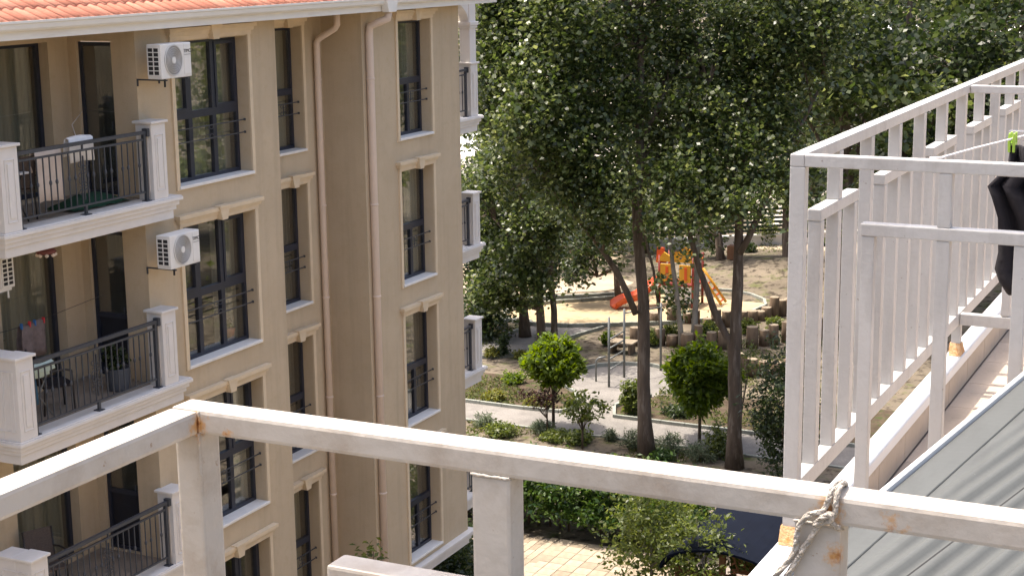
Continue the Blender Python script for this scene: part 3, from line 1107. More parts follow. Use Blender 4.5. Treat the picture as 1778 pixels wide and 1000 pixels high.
# end balconies on the far gable
EY = 16.86
for k in range(4):
    zf = ZF - k * PITCH
    balcony_slab(XD + .005, 32.88, EY + .05, 20.5, zf, bld)
    link('pier', pier_me, bld, (32.50, EY, zf))
    railing(XD + .1, 32.46, EY + .10, zf, bld, mid=False, nb=12)
col = MB()
col.box(32.52, 32.82, EY + .02, EY + .28, ZF + 1.2, 13.95)
col.box(32.47, 32.87, EY - .03, EY + .33, ZF + 2.02, ZF + 2.10)
col.box(32.49, 32.85, EY - .01, EY + .31, ZF + 1.96, ZF + 2.02)
arch = [(XD + .02, 13.9)]
arch += [(32.52, 13.9)]
for i in range(9):
    a = math.pi / 2 * i / 8
    arch.append((32.52 - 1.0 * (1 - math.cos(a)), ZF + 2.05 + .55 * math.sin(a)))
arch.append((XD + .02, ZF + 2.60))
col.prism(arch, 'y', EY + .04, EY + .26)
col.box(XD + .3, 32.75, EY + .6, 19.5, 13.80, 13.86)
col.build('arched_column', 'white_plaster', bld, bevel=0.006, seg=1)
bw = MB().box(XD + .01, 32.8, 20.3, 20.5, 0, 13.9)
bw.build('gable_wall', 'white_plaster', bld)

# base cornice of the right block
bc = MB()
for o_, za, zb in ((0.02, 2.05, 2.16), (.06, 2.16, 2.23), (.10, 2.23, 2.31), (.15, 2.31, 2.37)):
    bc.box(XC - o_, XD + o_, F - o_, F + .4, za, zb)
bc.build('base_cornice', 'white_plaster', bld, bevel=0.006, seg=1)

# eaves: soffit, fascia, gutter
YG = 15.56
ev = MB()
ev.box(12.0, 31.35, YG + .08, 17.6, ZT - .01, ZT + .03)
ev.build('soffit', 'slab_edge', bld)
fa = MB()
fa.box(12.0, 31.35, YG + .05, YG + .078, ZT - .02, ZT + .16)
fa.build('fascia', 'gutter', bld)
gu = MB()
prof = [(YG + .048, ZT + .10), (YG - .02, ZT + .10), (YG - .045, ZT + .13), (YG - .055, ZT + .19), (YG - .075, ZT + .205), (YG - .075, ZT + .235),
        (YG - .055, ZT + .235), (YG - .03, ZT + .21), (YG + .048, ZT + .15)]
gu.prism(prof, 'x', 12.0, 31.35)
gut = gu.build('gutter', 'gutter', bld)
hp = MB()
hp.prism([(26.46, ZT + .24), (26.90, ZT + .24), (26.82, ZT - .04), (26.54, ZT - .04)], 'y', YG - .11, YG + .04)
hp.build('rain_head', 'gutter', gut, bevel=0.008, seg=1)
# downpipes
for pts in ([(26.16, 16.36, 13.9), (26.16, 16.36, 13.62), (26.155, 16.40, 13.56), (26.13, 16.76, 13.36), (26.12, 16.80, 13.28), (26.13, 16.80, 0)],
            [(26.70, YG, 13.86), (26.70, YG + .02, 13.72), (26.62, 15.72, 13.66), (26.59, 15.91, 13.58), (26.59, 15.93, 13.4), (26.59, 15.93, 0)]):
    fine = [Vector(pts[0])]
    dp = MB().tube(pts, .062 if pts[0][1] > 16.0 else .075, 12)
    po = dp.build('downpipe', 'downpipe', bld)
    r = .07 if pts[0][1] > 16.0 else .083
    for z in (12.6, 10.2, 8.4, 6.4, 4.4):
        x, y = pts[-1][0], pts[-1][1]
        cl = MB().lathe([(r - .008, z - .02), (r, z - .018), (r, z + .018), (r - .008, z + .02)], x, y, 12)
        cl.box(x - .012, x + .012, y + .05, y + .12, z - .01, z + .01)
        cl.build('clip', 'downpipe', po)

# roof tiles: single tiles laid in courses
rf = MB()
SL = RAD(24)
ce, se = math.cos(SL), math.sin(SL)
RZ0 = ZT + .215
rf.quad((12, YG, RZ0 - .04), (31.3, YG, RZ0 - .04), (31.3, YG + 7 * ce, RZ0 - .04 + 7 * se), (12, YG + 7 * ce, RZ0 - .04 + 7 * se))
roof = rf.build('roof', 'roof_tile', bld)
TWD, TL = 0.215, 0.44
tv = []
nseg = 8
prof_t = []
for i in range(nseg + 1):
    x = TWD * i / nseg
    z = .030 * math.sin(math.pi * min(1, i / nseg * 1.55)) if i / nseg < .645 else -.004
    prof_t.append((x - .003 * (i == nseg), z))
tm = MB()
lo = [(x, 0, z + .022) for x, z in prof_t]
hi = [(x, TL * ce, z + TL * se - .0) for x, z in prof_t]
lo2 = [(x, 0.004, z - .004) for x, z in prof_t]
tm.grid([lo2, lo, hi])
tms = [tm.mesh('roof_tile', 'roof_tile')]
for c_ in ((0.46, 0.18, 0.115), (0.57, 0.25, 0.165)):
    q = tms[0].copy()
    q.materials[0] = mat('roof_tile_%d' % int(c_[0] * 100), c_, 0.75, 0.14, 9, 0.15, 80, 0.25)
    tms.append(q)
cnt = 0
for r_ in range(4):
    y = YG - .03 + r_ * .37 * ce
    z = RZ0 + r_ * .37 * se
    for i in range(75 if r_ < 3 else 70):
        x = 15.2 + i * TWD
        if r_ == 3 and x > 22:
            break
        link('roof_tile', random.choice(tms), roof, (x, y, z + random.uniform(0, .004)))

# ================================================================== AIR CONDITIONERS


def text_mesh(s, size, m):
    cu = bpy.data.curves.new('t', 'FONT')
    cu.body = s
    cu.size = size
    cu.extrude = 0.0015
    o = bpy.data.objects.new('t', cu)
    C.objects.link(o)
    dg = bpy.context.evaluated_depsgraph_get()
    me = bpy.data.meshes.new_from_object(o.evaluated_get(dg))
    C.objects.unlink(o)
    bpy.data.objects.remove(o)
    me.materials.clear()
    me.materials.append(MAT[m])
    me.transform(Matrix.Rotation(RAD(90), 4, 'X'))
    return me


brand = text_mesh('TIMCO', 0.075, 'ac_dark')


def ac_unit(label, x, y, z, rot=0.0, bracket=True):
    """front faces -Y; (x,y,z) front lower left corner"""
    o = thing('air_conditioner', label, 'air conditioner', (x, y, z), 'outdoor air conditioner units')
    Wd, Dp, Ht = .74, .26, .52
    P0 = Vector((x, y, z))

    def part(name, mb, m, par=None, **k):
        mb.v = [(a + x, b + y, c + z) for a, b, c in mb.v]
        return mb.build(name, m, par or o, **k)
    part('case', MB().box(0, Wd, 0, Dp, 0, Ht), 'ac_white', bevel=.014, seg=2)
    fc = (.30, .27)
    gr = MB()
    disc = [(fc[0] + .215 * math.cos(a), fc[1] + .235 * math.sin(a)) for a in np.linspace(0, 2 * math.pi, 33)[:-1]]
    gr.prism(disc, 'y', -.004, .004)
    gd = part('fan_grille', gr, 'ac_grey')
    for i, rr in enumerate((.05, .08, .11, .14, .17, .20, .215)):
        rg = MB()
        rg.tube([(fc[0] + rr * math.cos(a), -.012, fc[1] + rr * 1.09 * math.sin(a)) for a in np.linspace(0, 2 * math.pi, 33)], .0055, 5, cap=False)
        part('ring', rg, 'ac_white', gd)
    hub = MB().prism([(fc[0] + .042 * math.cos(a), fc[1] + .046 * math.sin(a)) for a in np.linspace(0, 2 * math.pi, 21)[:-1]], 'y', -.020, 0)
    part('hub', hub, 'ac_white', gd)
    part('panel', MB().box(.555, .72, -.008, .002, .04, .50), 'ac_white', bevel=.004, seg=1)
    t = link('lettering', brand, o, (x + .548, y - .0105, z + .37))
    part('rating_line', MB().box(.562, .71, -.0105, -.007, .335, .342), 'ac_grey')
    # side grille: dark opening behind a white lattice
    sg = part('side_grille', MB().box(-.003, .003, .03, Dp - .02, .06, Ht - .05), 'ac_dark')
    la = MB()
    for j in range(7):
        zz = .06 + (Ht - .11) * j / 6
        la.box(-.012, -.004, .03, Dp - .02, zz - .007, zz + .007)
    for yy in (.03, (Dp + .01) / 2, Dp - .02):
        la.box(-.0125, -.0045, yy - .008, yy + .008, .055, Ht - .045)
    part('lattice', la, 'ac_white', sg)
    if bracket:
        for xx in (.10, .62):
            br = MB().box(xx - .012, xx + .012, -.02, F - y + .0, -.030, -.008).box(xx - .012, xx + .012, F - y - .02, F - y, -.12, -.030)
            part('bracket', br, 'iron')
        part('drain', MB().tube([(.22, .12, 0), (.22, .12, -.10), (.225, .125, -.13)], .016, 8), 'ac_dark')
    return o


ac_unit('white air conditioner beside the top floor window, just under the eaves', 19.73, 15.45, 13.12)
ac_unit('white air conditioner below the top balcony slab, beside the third floor window', 19.70, 15.45, 10.22)


def ac_small(label, k):
    # unit on the loggia side wall: only its latticed end faces the viewer
    x0, x1, y0, z0 = 17.60, 17.88, 16.90, 10.20 - k * PITCH + PITCH
    o = thing('air_conditioner', label, 'air conditioner', (x0, y0, z0), 'outdoor air conditioner units')
    MB().box(x0, x1, y0, y0 + .36, z0, z0 + .48).build('case', 'ac_white', o, bevel=.012)
    sg = MB().box(x0 + .03, x1 - .03, y0 - .004, y0 + .002, z0 + .04, z0 + .44).build('side_grille', 'ac_dark', o)
    la = MB()
    for j in range(7):
        zz = z0 + .04 + .40 * j / 6
        la.box(x0 + .02, x1 - .02, y0 - .014, y0 - .005, zz - .008, zz + .008)
    for xx in (x0 + .03, (x0 + x1) / 2, x1 - .03):
        la.box(xx - .01, xx + .01, y0 - .0145, y0 - .0055, z0 + .03, z0 + .45)
    la.build('lattice', 'ac_white', sg)
    MB().box(x0 - .05, x1 - .02, y0 + .05, y0 + .09, z0 - .05, z0).box(x0 + .18, x0 + .2, y0 + .05, y0 + .07, z0 - .16, z0 - .04).build('bracket', 'ac_white', o)
    MB().box(x0 - .05, x1 - .02, y0 + .30, YB - .001, z0 - .05, z0).build('bracket', 'ac_white', o)


ac_small('latticed end of an air conditioner in the top loggia at the picture edge', 0)
ac_small('latticed end of an air conditioner in the middle loggia at the picture edge', 1)

# air unit on the far gable, top floor
o = thing('air_conditioner', 'narrow white air unit on the far gable wall behind the top end balcony', 'air conditioner', (XD + .0, 18.2, 12.15), 'outdoor air conditioner units')
MB().box(XD + .01, XD + .42, 17.6, 18.4, 12.15, 12.85).build('case', 'ac_white', o, bevel=.012)
la = MB()
for j in range(6):
    la.box(XD + .1, XD + .38, 17.586, 17.598, 12.22 + j * .1, 12.26 + j * .1)
la.build('side_grille', 'ac_dark', o)

# ================================================================== THINGS ON THE BALCONIES


def chair(label, x, y, z, yaw, seat='wicker', frame_='chair_metal', arms=True):
    o = thing('chair', label, 'chair', (x, y, z), 'chairs on the balconies')
    R = Matrix.Rotation(yaw, 4, 'Z')

    def part(name, mb, m, **k):
        mb.v = [tuple(R @ Vector(p) + Vector((x, y, z))) for p in mb.v]
        return mb.build(name, m, o, **k)
    part('seat', MB().box(-.24, .24, -.22, .24, .40, .44), seat, bevel=.01)
    bk = MB()
    rows = []
    for i in range(5):
        zz = .46 + .46 * i / 4
        yy = .22 + .10 * i / 4
        rows.append([(xx, yy + .02 * math.cos(xx * 6), zz) for xx in np.linspace(-.23, .23, 6)])
    bk.grid(rows)
    rows2 = [[(p[0], p[1] + .02, p[2]) for p in r] for r in rows]
    bk.grid([r[::-1] for r in rows2])
    part('backrest', bk, seat)
    for sx in (-1, 1):
        part('leg', MB().tube([(sx * .23, -.21, 0), (sx * .235, -.20, .42), (sx * .25, -.19, .63)], .014, 7), frame_)
        part('leg', MB().tube([(sx * .23, .25, 0), (sx * .225, .22, .42), (sx * .23, .32, .93)], .014, 7), frame_)
        if arms:
            part('armrest', MB().tube([(sx * .25, -.19, .63), (sx * .26, -.10, .665), (sx * .255, .1, .66), (sx * .23, .27, .63)], .018, 7), frame_)
    return o


z0, z1, z2 = ZF + .012, ZF + .012 - PITCH, ZF + .012 - 2 * PITCH
chair('dark wicker chair behind the railing of the top balcony', 17.52, 16.45, z0, RAD(150))
chair('black metal armchair on the middle balcony by the laundry', 17.95, 16.35, z1, RAD(60), 'black_cloth')
chair('brown wicker armchair on the lowest balcony in view', 17.95, 16.75, z2, RAD(-25))
# small folding table
o = thing('table', 'small grey folding table at the left end of the top balcony', 'table', (17.15, 16.25, z0))
MB().box(16.92, 17.42, 16.05, 16.5, z0 + .68, z0 + .71).build('table_top', 'grey_board', o, bevel=.006)
for sx in (-1, 1):
    for sy in (-1, 1):
        MB().tube([(17.17 + sx * .22, 16.27 + sy * .18, z0), (17.17 - sx * .15, 16.27 + sy * .17, z0 + .68)], .012, 6).build('leg', 'chair_metal', o)


def draped(label, name, x0, x1, y, ztop, dfront, dback, m, cat='laundry', wave=.012):
    """cloth hung over a bar along X"""
    mb = MB()
    rows = []
    path_ = [(y + .05, ztop - dback)] + [(y + .05, ztop - dback * .5), (y + .035, ztop + .0), (y, ztop + .022), (y - .04, ztop), (y - .05, ztop - dfront * .35), (y - .055, ztop - dfront * .7), (y - .06, ztop - dfront)]
    for yy, zz in path_:
        rows.append([(x, yy + wave * math.sin(x * 26 + 2) * min(1, abs(zz - ztop) * 5), zz + .012 * math.sin(x * 9)) for x in np.linspace(x0, x1, 24)])
    mb.grid(rows)
    for i, p in enumerate(list(mb.v)):
        pass
    ob = mb.build(name, m, None, loc=((x0 + x1) / 2, y, ztop))
    md = ob.modifiers.new('thick', 'SOLIDIFY')
    md.thickness = .006
    return tag(ob, label, cat)


draped('white towel hung over the top balcony railing', 'towel', 18.10, 18.62, 15.94, ZF + 1.10, .34, .25, 'white_cloth')
draped('cream sheet drying inside the top balcony railing', 'bed_sheet', 17.50, 18.05, 16.05, ZF + .98, .72, .3, 'cream_cloth')
# the line carrying the sheet
ob = MB().tube([(16.9, 15.98, ZF + 1.03), (17.7, 16.05, ZF + .99), (18.4, 16.0, ZF + 1.06), (19.0, 16.6, ZF + 1.2), (19.82, 17.1, ZF + 1.3)], .006, 5).build('clothesline', 'white_cloth')
tag(ob, 'thin white washing line strung across the top balcony', 'clothesline')
# green mat / folded cover
mb = MB()
rows = []
for i in range(9):
    rows.append([(18.25 + 1.25 * j / 14, 15.98 + .62 * i / 8, z0 + .02 + .17 * math.sin(math.pi * min(1, max(0, i / 8))) * math.sin(math.pi * min(1, max(0, (j) / 14))) ** .6 + .012 * math.sin(j * 1.7 + i)) for j in range(15)])
mb.grid(rows)
tag(mb.build('floor_cushion', 'green_mat', None, loc=(18.8, 16.2, z0)), 'dark green floor cushion lying on the top balcony', 'cushion')

# drying rack with clothes on the middle balcony
o = thing('drying_rack', 'folding drying rack at the left end of the middle balcony', 'drying rack', (17.25, 16.3, z1))
for yy in (16.05, 16.55):
    MB().tube([(16.95, yy, z1), (17.6, yy, z1 + .86)], .012, 6).build('leg', 'galv', o)
    MB().tube([(17.6, yy, z1), (16.95, yy, z1 + .86)], .012, 6).build('leg', 'galv', o)
for i in range(6):
    xx = 16.95 + .13 * i
    MB().tube([(xx, 16.05, z1 + .86), (xx, 16.55, z1 + .86)], .006, 5).build('rod', 'galv', o)
draped('pale mint cloth draped over the middle balcony rack', 'cloth', 16.90, 17.45, 15.92, z1 + .92, .10, .2, 'mint_cloth')
draped('dark blue cloth hanging low on the middle balcony rack', 'cloth', 16.95, 17.25, 16.10, z1 + .70, .38, .2, 'blue_cloth')
draped('grey brown trousers drying on the middle balcony', 'trousers', 17.85, 18.35, 16.85, z1 + 1.24, .5, .45, 'grey_cloth', wave=.03)
ob = MB().tube([(17.2, 16.85, z1 + 1.26), (17.6, 16.85, z1 + 1.24), (18.2, 16.85, z1 + 1.25), (19.81, 16.9, z1 + 1.34)], .005, 5).build('clothesline', 'chair_metal')
tag(ob, 'dark washing line carrying the grey brown trousers', 'clothesline')
for i, (xx, m_, nm_) in enumerate(((17.85, 'peg_blue', 'blue peg at the left corner of the grey brown trousers'), (18.02, 'peg_red', 'dark red peg left of centre on the grey brown trousers'),
                                   (18.13, 'peg_blue', 'blue peg right of centre on the grey brown trousers'), (18.32, 'peg_red', 'bright red peg at the right corner of the grey brown trousers'))):
    ob = MB().prism([(xx - .008, z1 + 1.21), (xx + .008, z1 + 1.21), (xx + .014, z1 + 1.29), (xx + .003, z1 + 1.30), (xx, z1 + 1.25), (xx - .003, z1 + 1.30), (xx - .014, z1 + 1.29)], 'y', 16.79, 16.83).build('clothes_peg', m_)
    tag(ob, nm_, 'peg', 'pegs on the middle balcony line')
# potted plant
o = thing('potted_plant', 'leafy plant in a dark grey ribbed pot at the right end of the middle balcony', 'plant', (19.25, 16.25, z1))
pp = MB().lathe([(.15, z1), (.165, z1 + .03), (.195, z1 + .34), (.205, z1 + .36), (.19, z1 + .36), (.18, z1 + .32)], 19.25, 16.25, 24)
pp.build('pot', 'pot', o)
cl = blob_clusters((0, 0, .56), (.17, .17, .2), 22)
me = leaf_mesh('foliage', spray(cl, 9, .05), .11, 'leaf_dark')
f_ = bpy.data.objects.new('foliage', me)
C.objects.link(f_)
f_.parent = o
MB().tube([(19.25, 16.25, z1 + .3), (19.26, 16.24, z1 + .6)], .012, 6).build('stem', 'bark', o)
# red hanging ornament
o = thing('hanging_ornament', 'small red scalloped ornament hanging under the top balcony slab', 'ornament', (17.75, 16.0, ZF - .5))
MB().lathe([(.005, ZF - .36), (.06, ZF - .40), (.13, ZF - .44), (.15, ZF - .47), (.13, ZF - .50), (.05, ZF - .49)], 17.7, 16.1, 16).build('shade', 'lantern', o)
for a in range(8):
    MB().lathe([(.004, ZF - .545), (.026, ZF - .53), (.03, ZF - .51), (.01, ZF - .485)], 17.7 + .125 * math.cos(a * math.pi / 4), 16.1 + .125 * math.sin(a * math.pi / 4), 8).build('bead', 'cream_cloth', o)
# pot behind the third window
ob = thing('potted_plant', 'small terracotta pot standing inside the third floor window', 'plant', (22.35, 16.36, ZS - PITCH))
MB().lathe([(.07, ZS - PITCH + .06), (.10, ZS - PITCH + .22), (.11, ZS - PITCH + .23), (.09, ZS - PITCH + .23)], 22.40, 16.36 + .04, 14).build('pot', 'roof_tile', ob)
me = leaf_mesh('foliage', spray(blob_clusters((.05, .04, .30), (.1, .04, .10), 10), 6, .03), .07, 'leaf_dark')
f_ = bpy.data.objects.new('foliage', me)
C.objects.link(f_)
f_.parent = ob

# ================================================================== OWN TERRACE: parapet, floor, fences
S = 0.65
YO = 1.453                       # outer plane of the fences
TOPZ = H - S
PZ = H - 1.944
FZ = H - 2.119
ter = thing('terrace_building', 'tiled roof terrace with a white metal capped parapet along its edge', 'building', (10, 0, 0))
MB().box(-4, 24, -14, YO - .012, 0, FZ - .03).build('wall', 'stucco', ter)
pc = MB()
pc.box(2.0, 16, 1.385, YO + .012, PZ - .02, PZ)
pc.build('parapet_cap', 'cap_metal', ter, bevel=.003, seg=1)
MB().box(2.0, 16, 1.3835, 1.3885, PZ - .045, PZ - .005).build('drip_edge', 'cap_metal', ter)
pw = MB().box(2.0, 16, 1.40, YO - .013, FZ - .03, PZ - .02).build('parapet_wall', 'grout', ter)
tl = MB().box(.002, .453, 1.389, 1.40, FZ + .004, PZ - .047).mesh('parapet_tile', 'terrace_tile', bevel=.002, seg=1)
for i in range(24):
    link('parapet_tile', tl, ter, (2.45 + i * .455, 0, 0))
tf = MB().box(2.0, 16, -6, 1.40, FZ - .03, FZ - .008).build('terrace_floor', 'grout', ter)
tl2 = [MB().box(.002, .453, .002, .453, -.012, 0).mesh('floor_tile', 'terrace_tile', bevel=.002, seg=1)]
for c_ in ((0.42, 0.34, 0.265), (0.50, 0.41, 0.325)):
    q = tl2[0].copy()
    q.materials[0] = mat('terrace_tile_%d' % int(c_[0] * 100), c_, 0.6, 0.1, 4, 0.1, 40)
    add_layer(q.materials[0], (0.33, 0.265, 0.21), 12.0, 0.56, 0.75)
    tl2.append(q)
for i in range(20):
    for j in range(6):
        link('floor_tile', random.choice(tl2), tf, (2.45 + i * .455, 1.388 - .455 * (j + 1), FZ))

# generic white fence run ------------------------------------------------
CAPZ = H - .858
BT, BB = H - 1.735, H - 1.795
RW, RH = .046, .040


def fence_piece(name, parent, a, m, bevel=.004):
    return MB().box(*a).build(name, m, parent, bevel=bevel, seg=2)


def run_x(parent, x0, n, m, d=.2235, y0=YO - RW, y1=YO):
    """posts along +X after a corner post at x0"""
    xs_ = [x0 + d * (i + 1) for i in range(n)]
    hw = .0245
    for i, x in enumerate(xs_):
        ph = i % 4
        if ph in (0, 2):
            fence_piece('short_baluster', parent, (x - hw, x + hw, y0 + .001, y1 - .001, BT, CAPZ - RH), m)
        elif ph == 1:
            fence_piece('baluster', parent, (x - hw, x + hw, y0 + .001, y1 - .001, BT, CAPZ - RH), m)
            fence_piece('baluster', parent, (x - hw, x + hw, y0 + .001, y1 - .001, CAPZ, TOPZ - RH), m)
            a = xs_[i - 1] - hw - .004
            b = (xs_[i + 1] if i + 1 < n else x) + hw + .004
            fence_piece('cap_rail', parent, (a, b, y0, y1, CAPZ - RH, CAPZ), m)
        else:
            fence_piece('baluster', parent, (x - hw, x + hw, y0 + .001, y1 - .001, BT, TOPZ - RH), m)
    return xs_[-1]


def run_y(parent, ya, n, m, x0, x1, d=.2316):
    """posts along -Y after a corner post at ya"""
    ys_ = [ya - d * (i + 1) for i in range(n)]
    hw = .0205
    for i, y in enumerate(ys_):
        ph = i % 4
        if ph in (0, 2):
            fence_piece('short_baluster', parent, (x0 + .003, x1 - .003, y - hw, y + hw, BT, CAPZ - RH), m)
        elif ph == 1:
            fence_piece('baluster', parent, (x0 + .003, x1 - .003, y - hw, y + hw, BT, CAPZ - RH), m)
            fence_piece('baluster', parent, (x0 + .003, x1 - .003, y - hw, y + hw, CAPZ, TOPZ - RH), m)
            b = ys_[i - 1] + hw + .004
            a = (ys_[i + 1] if i + 1 < n else y) - hw - .004
            fence_piece('cap_rail', parent, (x0, x1, a, b, CAPZ - RH, CAPZ), m)
        else:
            fence_piece('baluster', parent, (x0 + .003, x1 - .003, y - hw, y + hw, BT, TOPZ - RH), m)
    return ys_[-1]


def foot(parent, x, y):
    """splayed rusty foot plate under a post"""
    mb = MB()
    n0 = len(mb.v)
    a, b, hh = .055, .026, .055
    z = PZ + .002
    mb.v = [(x - a, y - a * .6, z), (x + a, y - a * .6, z), (x + a, y + a * .45, z), (x - a, y + a * .45, z),
            (x - b, y - b, z + hh), (x + b, y - b, z + hh), (x + b, y + b, z + hh), (x - b, y + b, z + hh)]
    for q in ((0, 3, 2, 1), (4, 5, 6, 7), (0, 1, 5, 4), (1, 2, 6, 5), (2, 3, 7, 6), (3, 0, 4, 7)):
        mb.f.append(q)
        mb.sm.append(False)
    mb.build('foot', 'rust', parent)
    MB().box(x - .021, x + .021, y - .021, y + .021, z + hh, BB).build('post', 'paint_far', parent)


CX = 4.983
fen = thing('terrace_fence', 'long white metal fence with stepped balusters along the far terrace edge', 'fence', (CX, YO, PZ))
fence_piece('post', fen, (CX, CX + RW, YO - .050, YO, BB, TOPZ - RH), 'paint_far')
fence_piece('top_rail', fen, (CX, 16.0, YO - RW, YO, TOPZ - RH, TOPZ), 'paint_far')
fence_piece('bottom_rail', fen, (CX + RW, 16.0, YO - RW, YO, BB, BT), 'paint_far')
run_x(fen, CX + .023, 48, 'paint_far')
fence_piece('top_rail', fen, (CX + .002, CX + RW, -3.0, YO - RW, TOPZ - RH, TOPZ - .001), 'paint_far')
fence_piece('bottom_rail', fen, (CX + .002, CX + RW, -3.0, YO - RW, BB, BT - .001), 'paint_far')
run_y(fen, YO - .023, 14, 'paint_far', CX, CX + RW)
foot(fen, CX + .023, YO - .023)
DXX = 7.74
div = thing('terrace_fence', 'white metal divider fence crossing the terrace behind the laundry', 'fence', (DXX, YO - RW, FZ))
fence_piece('top_rail', div, (DXX, DXX + RW, -3.0, YO - RW - .002, TOPZ - RH, TOPZ - .004), 'paint_far')
fence_piece('bottom_rail', div, (DXX, DXX + RW, -3.0, YO - RW - .002, BB, BT - .004), 'paint_far')
run_y(div, YO - .023, 14, 'paint_far', DXX, DXX + RW)
foot(fen, DXX + .03, YO - .03)
for yy in (-0.2, -1.9):
    MB().box(DXX + .004, DXX + .042, yy, yy + .04, FZ, BB).build('leg', 'paint_far', div)
    MB().box(CX + .004, CX + .042, yy, yy + .04, FZ, BB).build('leg', 'paint_far', fen)

# near balcony railing ----------------------------------------------------
NX = 1.838
near = thing('balcony_railing', 'weathered white metal railing with rust spots in the foreground', 'railing', (NX, YO, H - 1.9))
XI, XO = NX, NX + .050
fence_piece('corner_post', near, (XI - .001, XO - .002, 1.4075, YO - .001, H - 1.9, TOPZ - .0365), 'paint', .005)
fence_piece('top_rail', near, (XI, XO, -2.0, YO + .004, TOPZ - .0365, TOPZ), 'paint', .006)
fence_piece('top_rail', near, (-1.5, XI - .0005, 1.4075, YO + .003, TOPZ - .036, TOPZ - .001), 'paint', .006)


def near_post(name, y0, y1, zt, zb=H - 1.9):
    return fence_piece(name, near, (XI + .001, XO - .006, y0, y1, zb, zt), 'paint', .005)


near_post('post', .906, .964, TOPZ - .0367)
near_post('post', .463, .521, TOPZ - .0367)
near_post('short_post', 1.150, 1.190, H - .889)
fence_piece('cap_rail', near, (XI - .004, XO - .004, .665, 1.196, H - .888, H - .852), 'paint', .005)
near_post('short_post', .68, .72, H - .889)
# rust blooms at the welded corner and at the roped post
NO = Vector((NX, YO, H - 1.9))
for cx_, cy_, cz_, rr_, th_ in ((XI, 1.412, TOPZ - .022, .045, .50), (XI, .478, TOPZ - .020, .040, .50), (XI, .467, TOPZ - .075, .040, .55), (XI, .40, TOPZ - .028, .09, .72), (XI, 1.36, TOPZ - .03, .03, .62)):
    c_ = Vector((cx_, cy_, cz_)) - NO
    add_spot(MAT['paint'], tuple(c_), rr_, (0.50, 0.27, 0.10), 70.0, th_)
    add_spot(MAT['paint'], tuple(c_), rr_ * .6, (0.26, 0.095, 0.03), 110.0, th_ + .06)

for (p0_, p1_) in ((((XI - .001, 1.4075, TOPZ - .0365)), (XI - .001, YO, TOPZ - .0365)), ((XI, 1.4070, TOPZ - .036), (XI, 1.4070, TOPZ - .002)), ((XI - .0003, .906, TOPZ - .0367), (XI - .0003, .964, TOPZ - .0367)),
                   ((XI - .0003, .463, TOPZ - .0367), (XI - .0003, .521, TOPZ - .0367)), ((XI - .003, 1.4068, H - .75), (XI - .003, 1.4068, TOPZ - .037))):
    a_, b_ = Vector(p0_), Vector(p1_)
    n_ = 22
    MB().tube([a_.lerp(b_, i / n_) + Vector((random.uniform(-.0006, .0006), random.uniform(-.0008, .0008), random.uniform(-.0008, .0008))) for i in range(n_ + 1)],
              [random.uniform(.0012, .0026) for i in range(n_ + 1)], 6).build('weld_bead', 'paint', near)

# rope tied round the railing by the second post
rp = thing('rope', 'white braided rope knotted round the foreground railing at its right post', 'rope', (XI, .49, TOPZ))


def rope_tube(pts, r, name='strand'):
    # two twisted yarns
    pv_ = [Vector(p) for p in pts]
    fine = []
    for i in range(len(pv_) - 1):
        p0, p1, p2, p3 = pv_[max(i - 1, 0)], pv_[i], pv_[i + 1], pv_[min(i + 2, len(pv_) - 1)]
        k = max(4, int((p2 - p1).length / .006))
        for j in range(k):
            t = j / k
            fine.append(0.5 * ((2 * p1) + (p2 - p0) * t + (2 * p0 - 5 * p1 + 4 * p2 - p3) * t * t + (3 * p1 - p0 - 3 * p2 + p3) * t ** 3))
    fine.append(pv_[-1])
    for s_ in range(3):
        mb = MB()
        q = []
        for i, p in enumerate(fine):
            d = (fine[min(i + 1, len(fine) - 1)] - fine[max(i - 1, 0)])
            d = d.normalized() if d.length > 0 else Vector((0, 0, 1))
            a = d.cross(Vector((0.3, .2, 1))).normalized()
            b = d.cross(a)
            an = i * .5 + s_ * 2.094
            q.append(p + (a * math.cos(an) + b * math.sin(an)) * r * .40)
        mb.tube(q, r * .66, 6)
        mb.build(name, 'rope', rp)


def RX(u, v, x):
    d = ray(u, v)
    d = d * (x / d[0])
    return Vector((d[0], d[1], d[2] + H))


fx = XI - .006
rope_tube([RX(1452, 858, XO + .004), RX(1462, 838, XO - .004), RX(1450, 842, XI + .012), RX(1440, 862, fx), RX(1434, 880, fx), RX(1425, 889, fx - .003), RX(1405, 893, fx - .003),
           RX(1388, 912, fx), RX(1383, 935, fx), RX(1380, 955, fx), RX(1366, 978, fx), RX(1346, 1000, fx), RX(1335, 1030, fx)], .0038)
rope_tube([RX(1460, 858, XO + .004), RX(1468, 840, XO - .004), RX(1458, 844, XI + .010), RX(1452, 868, fx), RX(1449, 895, fx), RX(1440, 892, fx - .005), RX(1424, 900, fx - .005), RX(1415, 910, fx - .004),
           RX(1428, 899, fx - .009), RX(1440, 894, fx - .010), RX(1443, 904, fx - .007), RX(1424, 908, fx - .004), RX(1414, 925, fx), RX(1396, 950, fx), RX(1380, 978, fx), RX(1366, 1000, fx), RX(1352, 1030, fx)], .0038)
rope_tube([RX(1432, 899, fx - .006), RX(1442, 905, fx - .006), RX(1450, 914, fx - .001), RX(1460, 919, XI + .012), RX(1466, 917, XO - .004)], .0036)

# ribbed metal canopy between the two railings -----------------------------
can = thing('metal_canopy', 'grey ribbed sheet metal canopy roof with a white edge below the foreground railing', 'canopy', (3.1, .8, H - 1.2))
CZ = H - 1.2
A0 = Vector((3.136, .796, 0))
E1 = Vector((4.554, .644, 0)) - A0
E1.normalize()
rd = Vector((math.cos(RAD(-11)), math.sin(RAD(-11)), 0))
ed0 = A0 - E1 * 1.1
PER = .050


